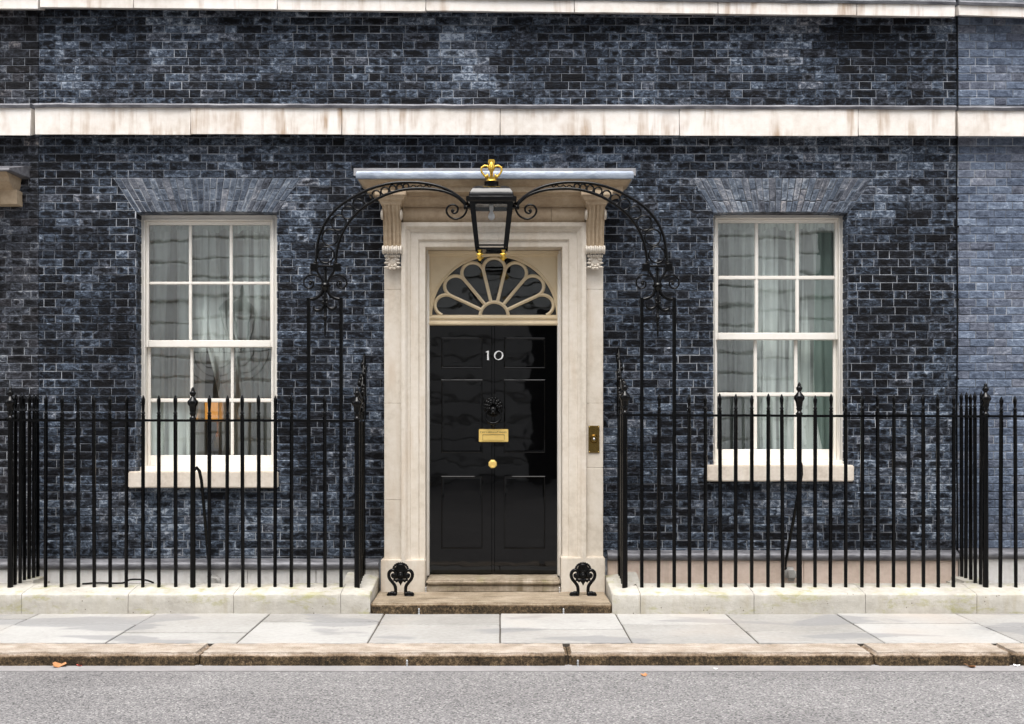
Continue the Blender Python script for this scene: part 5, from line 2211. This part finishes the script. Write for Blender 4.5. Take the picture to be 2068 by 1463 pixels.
# ================================================================== BOOT SCRAPERS
def scraper(px, label):
    Y = -.365
    u = sc(Y)
    X, Z = PX(px, Y), .086
    rt = root('boot_scraper', (X, Y, Z), label, 'boot scraper', 'boot scrapers beside the front door')
    k = 1 / 15.4 * u                    # from the enlargement to metres
    def c(cx, cy, dy=0):
        return (X + (cx - 607) * k, Y + dy, Z + (1275 - cy) * k)
    for s in (-1, 1):
        P = [(607 + s * 160, 1240), (607 + s * 155, 1080), (607 + s * 175, 960), (607 + s * 250, 850), (607 + s * 330, 750), (607 + s * 368, 640), (607 + s * 350, 540), (607 + s * 285, 478), (607 + s * 205, 480), (607 + s * 150, 540),
             (607 + s * 140, 620), (607 + s * 180, 690), (607 + s * 245, 680), (607 + s * 265, 620), (607 + s * 215, 590)]
        g = MB()
        pth = smooth_path([c(*p) for p in P], 4)
        n = len(pth)
        g.tube(pth, [(.0145 if i < n * .6 else .0145 - .005 * (i / n - .6) / .4) for i in range(n)], 8)
        g.ball(c(607 + s * 205, 615), .017, 10, 6)
        leg = mk('leg', g, 'iron', rt, 60)
        g = MB()
        for (dx, dy, dz, rx, ry, rz) in ((175, 0, 1205, .018, .022, .020), (255, -.008, 1190, .026, .020, .021), (330, -.012, 1205, .022, .013, .019), (335, .010, 1210, .022, .013, .017), (380, -.012, 1235, .013, .011, .013), (380, .012, 1235, .013, .011, .013)):
            a = c(607 + s * dx, dz, dy)
            g.ball(a, (rx, ry, rz), 8, 6)
        g.cbox(*sorted((c(607 + s * 130, 0)[0], c(607 + s * 400, 0)[0])), Y - .03, Y + .03, Z - .002, Z + .012, .003)
        mk('claw_foot', g, 'iron', leg, 60)
    g = MB()
    g.ball(c(607, 430, 0), (.045, .014, .048), 14, 8)
    for i in range(11):
        an = R(8 + 164 * i / 10)
        a = c(607 + math.cos(an) * 225, 440 - math.sin(an) * 185)
        g.ball(a, (.011, .010, .011), 8, 5)
        b = c(607 + math.cos(an) * 60, 520 - math.sin(an) * 40, -.012)
        g.tube([b, c(607 + math.cos(an) * 190, 450 - math.sin(an) * 150, -.010)], [.004, .007], 6)
    mk('shell_crest', g, 'iron', rt, 60)
    g = MB()
    g.lathe([(.028, -.012), (.030, .008), (.020, .016), (.012, .014), (.008, .02), (.001, .022)], c(607, 630), 14, 'y')
    for (dx, cy, r_) in ((-190, 770, .012), (-125, 800, .014), (0, 800, .022), (125, 800, .014), (190, 770, .012), (-60, 780, .014), (60, 780, .014)):
        g.ball(c(607 + dx, cy), (r_, .010, r_ * 1.1), 8, 5)
    g.lathe([(.001, -.034), (.012, -.012), (.016, 0)], c(607, 830), 8)
    g.cbox(c(400, 0)[0], c(810, 0)[0], Y - .006, Y + .006, c(0, 740)[2], c(0, 600)[2], .003)
    mk('pendant', g, 'iron', rt, 60)
    return rt


scraper(809, 'ornate black iron boot scraper on the step, on the side without the bell')
scraper(1177.5, 'ornate black iron boot scraper on the step below the bell push')

# ================================================================== SMALL THINGS
# steel cable eyes by the steps and kerb
for px, py, Y, z0, lbl in ((846, 1241, -.76, 0.0, 'small bright steel pin at the foot of the broad step, side without the bell'), (1138, 1241, -.76, 0.0, 'small bright steel pin at the foot of the broad step, bell side'),
                           (860, 1197, -.185, .088, 'small steel pin at the end of the upper step, side without the bell'), (1130, 1197, -.185, .088, 'small steel pin at the end of the upper step, bell side'),
                           (822, 1347, -2.315, -.09, 'steel pin against the dark kerb face, side without the bell'), (1167, 1347, -2.315, -.09, 'steel pin against the dark kerb face near a kerb joint, bell side')):
    x = PX(px, Y)
    g = MB()
    r_ = .007
    g.lathe([(r_, -.01), (r_, .008), (r_ * .7, .010), (r_ * .7, .014), (r_ * 1.1, .017), (r_ * 1.1, .024), (r_ * .7, .027), (r_ * .7, .031), (r_ * 1.05, .034), (r_ * 1.0, .042), (r_ * .3, .048)], (x, Y, z0), 10)
    tag(mk('steel_pin', g, 'steel', None, 50), lbl, 'pin', 'steel pins at the steps and kerb')
# black cable lying behind the railing foot
g = MB()
P = [(PX(168, -.45), -.47, .205), (PX(200, -.45), -.46, .212), (PX(235, -.45), -.45, .208), (PX(250, -.45), -.44, .212), (PX(262, -.45), -.43, .236), (PX(290, -.45), -.42, .232), (PX(308, -.45), -.41, .205)]
g.tube(smooth_path(P), .008, 7)
tag(mk('loose_cable', g, 'iron', None, 60), 'short loop of black cable lying on the coping behind the railing', 'cable')


def leaf(x, y, z, s, rz, matname, label, cat='leaf', group='fallen leaves in the gutter and road'):
    rnd = random.Random(int(x * 1000))
    n = 12
    g = MB()
    vs = [(x, y, z + .012 * s)]
    for i in range(n):
        an = 2 * PI * i / n
        r = s * (.55 + .45 * abs(math.cos(an * 1.5))) * rnd.uniform(.8, 1.1)
        lx, ly = math.cos(an) * r, math.sin(an) * r * .7
        vs.append((x + lx * math.cos(rz) - ly * math.sin(rz), y + lx * math.sin(rz) + ly * math.cos(rz), z + .003 + abs(lx) * .45 * rnd.uniform(.4, 1) + max(0, ly) * .5))
    k = len(vs)
    vs += [(a, b, c - .002) for a, b, c in vs]
    fs = []
    for i in range(n):
        j = (i + 1) % n
        fs += [(0, 1 + i, 1 + j), (k, k + 1 + j, k + 1 + i), (1 + i, k + 1 + i, k + 1 + j, 1 + j)]
    g.add(vs, fs)
    tag(mk('fallen_leaf' if cat == 'leaf' else 'paper_scrap', g, matname), label, cat, group)


def gp(px, py, z=-.09):
    d = (CAM_Z - z) * FOC / (py - VY)
    return (px - VX) * d / FOC, d - CAM_D


for px, py, s, rz, mt, lb, ct in ((119, 1347, .055, .3, 'leaf', 'curled orange leaf in the gutter beside a red one', 'leaf'), (161, 1345, .03, 1.2, 'leaf_red', 'small red leaf in the gutter', 'leaf'),
                              (1301, 1364, .034, .8, 'leaf', 'small orange leaf lying out on the asphalt', 'leaf'), (1961, 1348, .045, 2.4, 'leaf', 'orange leaf in the gutter in front of the blue-grey house', 'leaf'),
                              (1725, 1235, .014, .5, 'leaf_red', 'tiny brown leaf on the paving against the plinth wall', 'leaf')):
    x, y = gp(px, py, -.088 if py > 1300 else 0.0)
    leaf(x, y, -.089 if 1300 < py < 1352 else (-.094 if py > 1300 else .002), s, rz, mt, lb, ct)
for px, py, s, lb in ((2053, 1346, .026, 'white paper scrap in the gutter near an orange leaf'), (1445, 1352, .018, 'tiny white paper scrap in the gutter below the bell-side railing')):
    x, y = gp(px, py, -.088)
    leaf(x, y, -.089, s, .2, 'litter', lb, 'paper scrap', None)

# ================================================================== ACROSS THE STREET
# the ashlar front opposite, seen only in the glass and the lacquer
off = root('office_building', (0, -20, -.09), 'grey rusticated ashlar office front across the street', 'building')
rows_n = 32
ch = .54
ops = [(0.75, 2.5, -.2, 4.6), (8.5, 10.4, -.2, 6.4), (-14.6, -12.8, .8, 4.6), (-20, -18.2, .8, 4.6), (15, 16.8, .8, 4.6)]
g = MB()
g.box(-26, 26, -22, -20.12, -.2, rows_n * ch)
mk('wall', g, 'office', off)
for r_ in range(rows_n):
    z0, z1 = -.1 + r_ * ch, -.1 + (r_ + 1) * ch
    xs = [-26]
    cuts = [(a, b) for a, b, c, d in ops if c < (z0 + z1) / 2 < d]
    segs, cur = [], -26
    for a, b in sorted(cuts):
        segs.append((cur, a))
        cur = b
    segs.append((cur, 26))
    for a, b in segs:
        g = MB()
        dp = .10 if r_ not in (9, 10) else .22
        g.cbox(a, b, -20.3, -20.06 + dp, z0 + .035, z1 - .035, .025)
        mk('stone_course', g, 'office', off)
for a, b, c, d in ops:
    g = MB()
    g.box(a - .02, b + .02, -20.2, -20.115, c, d)
    mk('opening', g, 'dark', off)
# street lamp that shows in the panes
sl = root('street_lamp', (-5.7, -13.4, -.09), 'tall black lantern on a post on the far side of the street', 'street lamp')
sx, sy = -5.7, -13.4
g = MB()
g.lathe([(.16, 0), (.16, .2), (.10, .3), (.07, .9), (.05, 1.0), (.045, 3.0)], (sx, sy, -.09), 12)
mk('post', g, 'iron', sl, 40)
for s in (-1, 1):
    for r_ in (.32, .48, .64):
        g = MB()
        g.tube([(sx + s * r_ * math.sin(R(a)), sy, 3.0 - r_ * math.cos(R(a))) for a in range(0, 95, 8)], .012, 6)
        mk('bracket', g, 'iron', sl, 60)
g = MB()
g.tube([(sx - .75, sy, 3.0), (sx + .75, sy, 3.0)], .015, 6)
mk('cross_bar', g, 'iron', sl)
for a in range(4):
    an = PI / 4 + a * PI / 2
    g = MB()
    g.tube([(sx + .12 * math.cos(an), sy + .12 * math.sin(an), 3.0), (sx + .3 * math.cos(an), sy + .3 * math.sin(an), 3.75)], .014, 6)
    mk('lantern_post', g, 'iron', sl)
g = MB()
g.lathe([(.34, 0), (.36, .04), (.22, .2), (.08, .32), (.05, .42), (.06, .48), (.001, .62)], (sx, sy, 3.75), 4, 'z', PI / 4)
mk('lantern_roof', g, 'iron', sl)
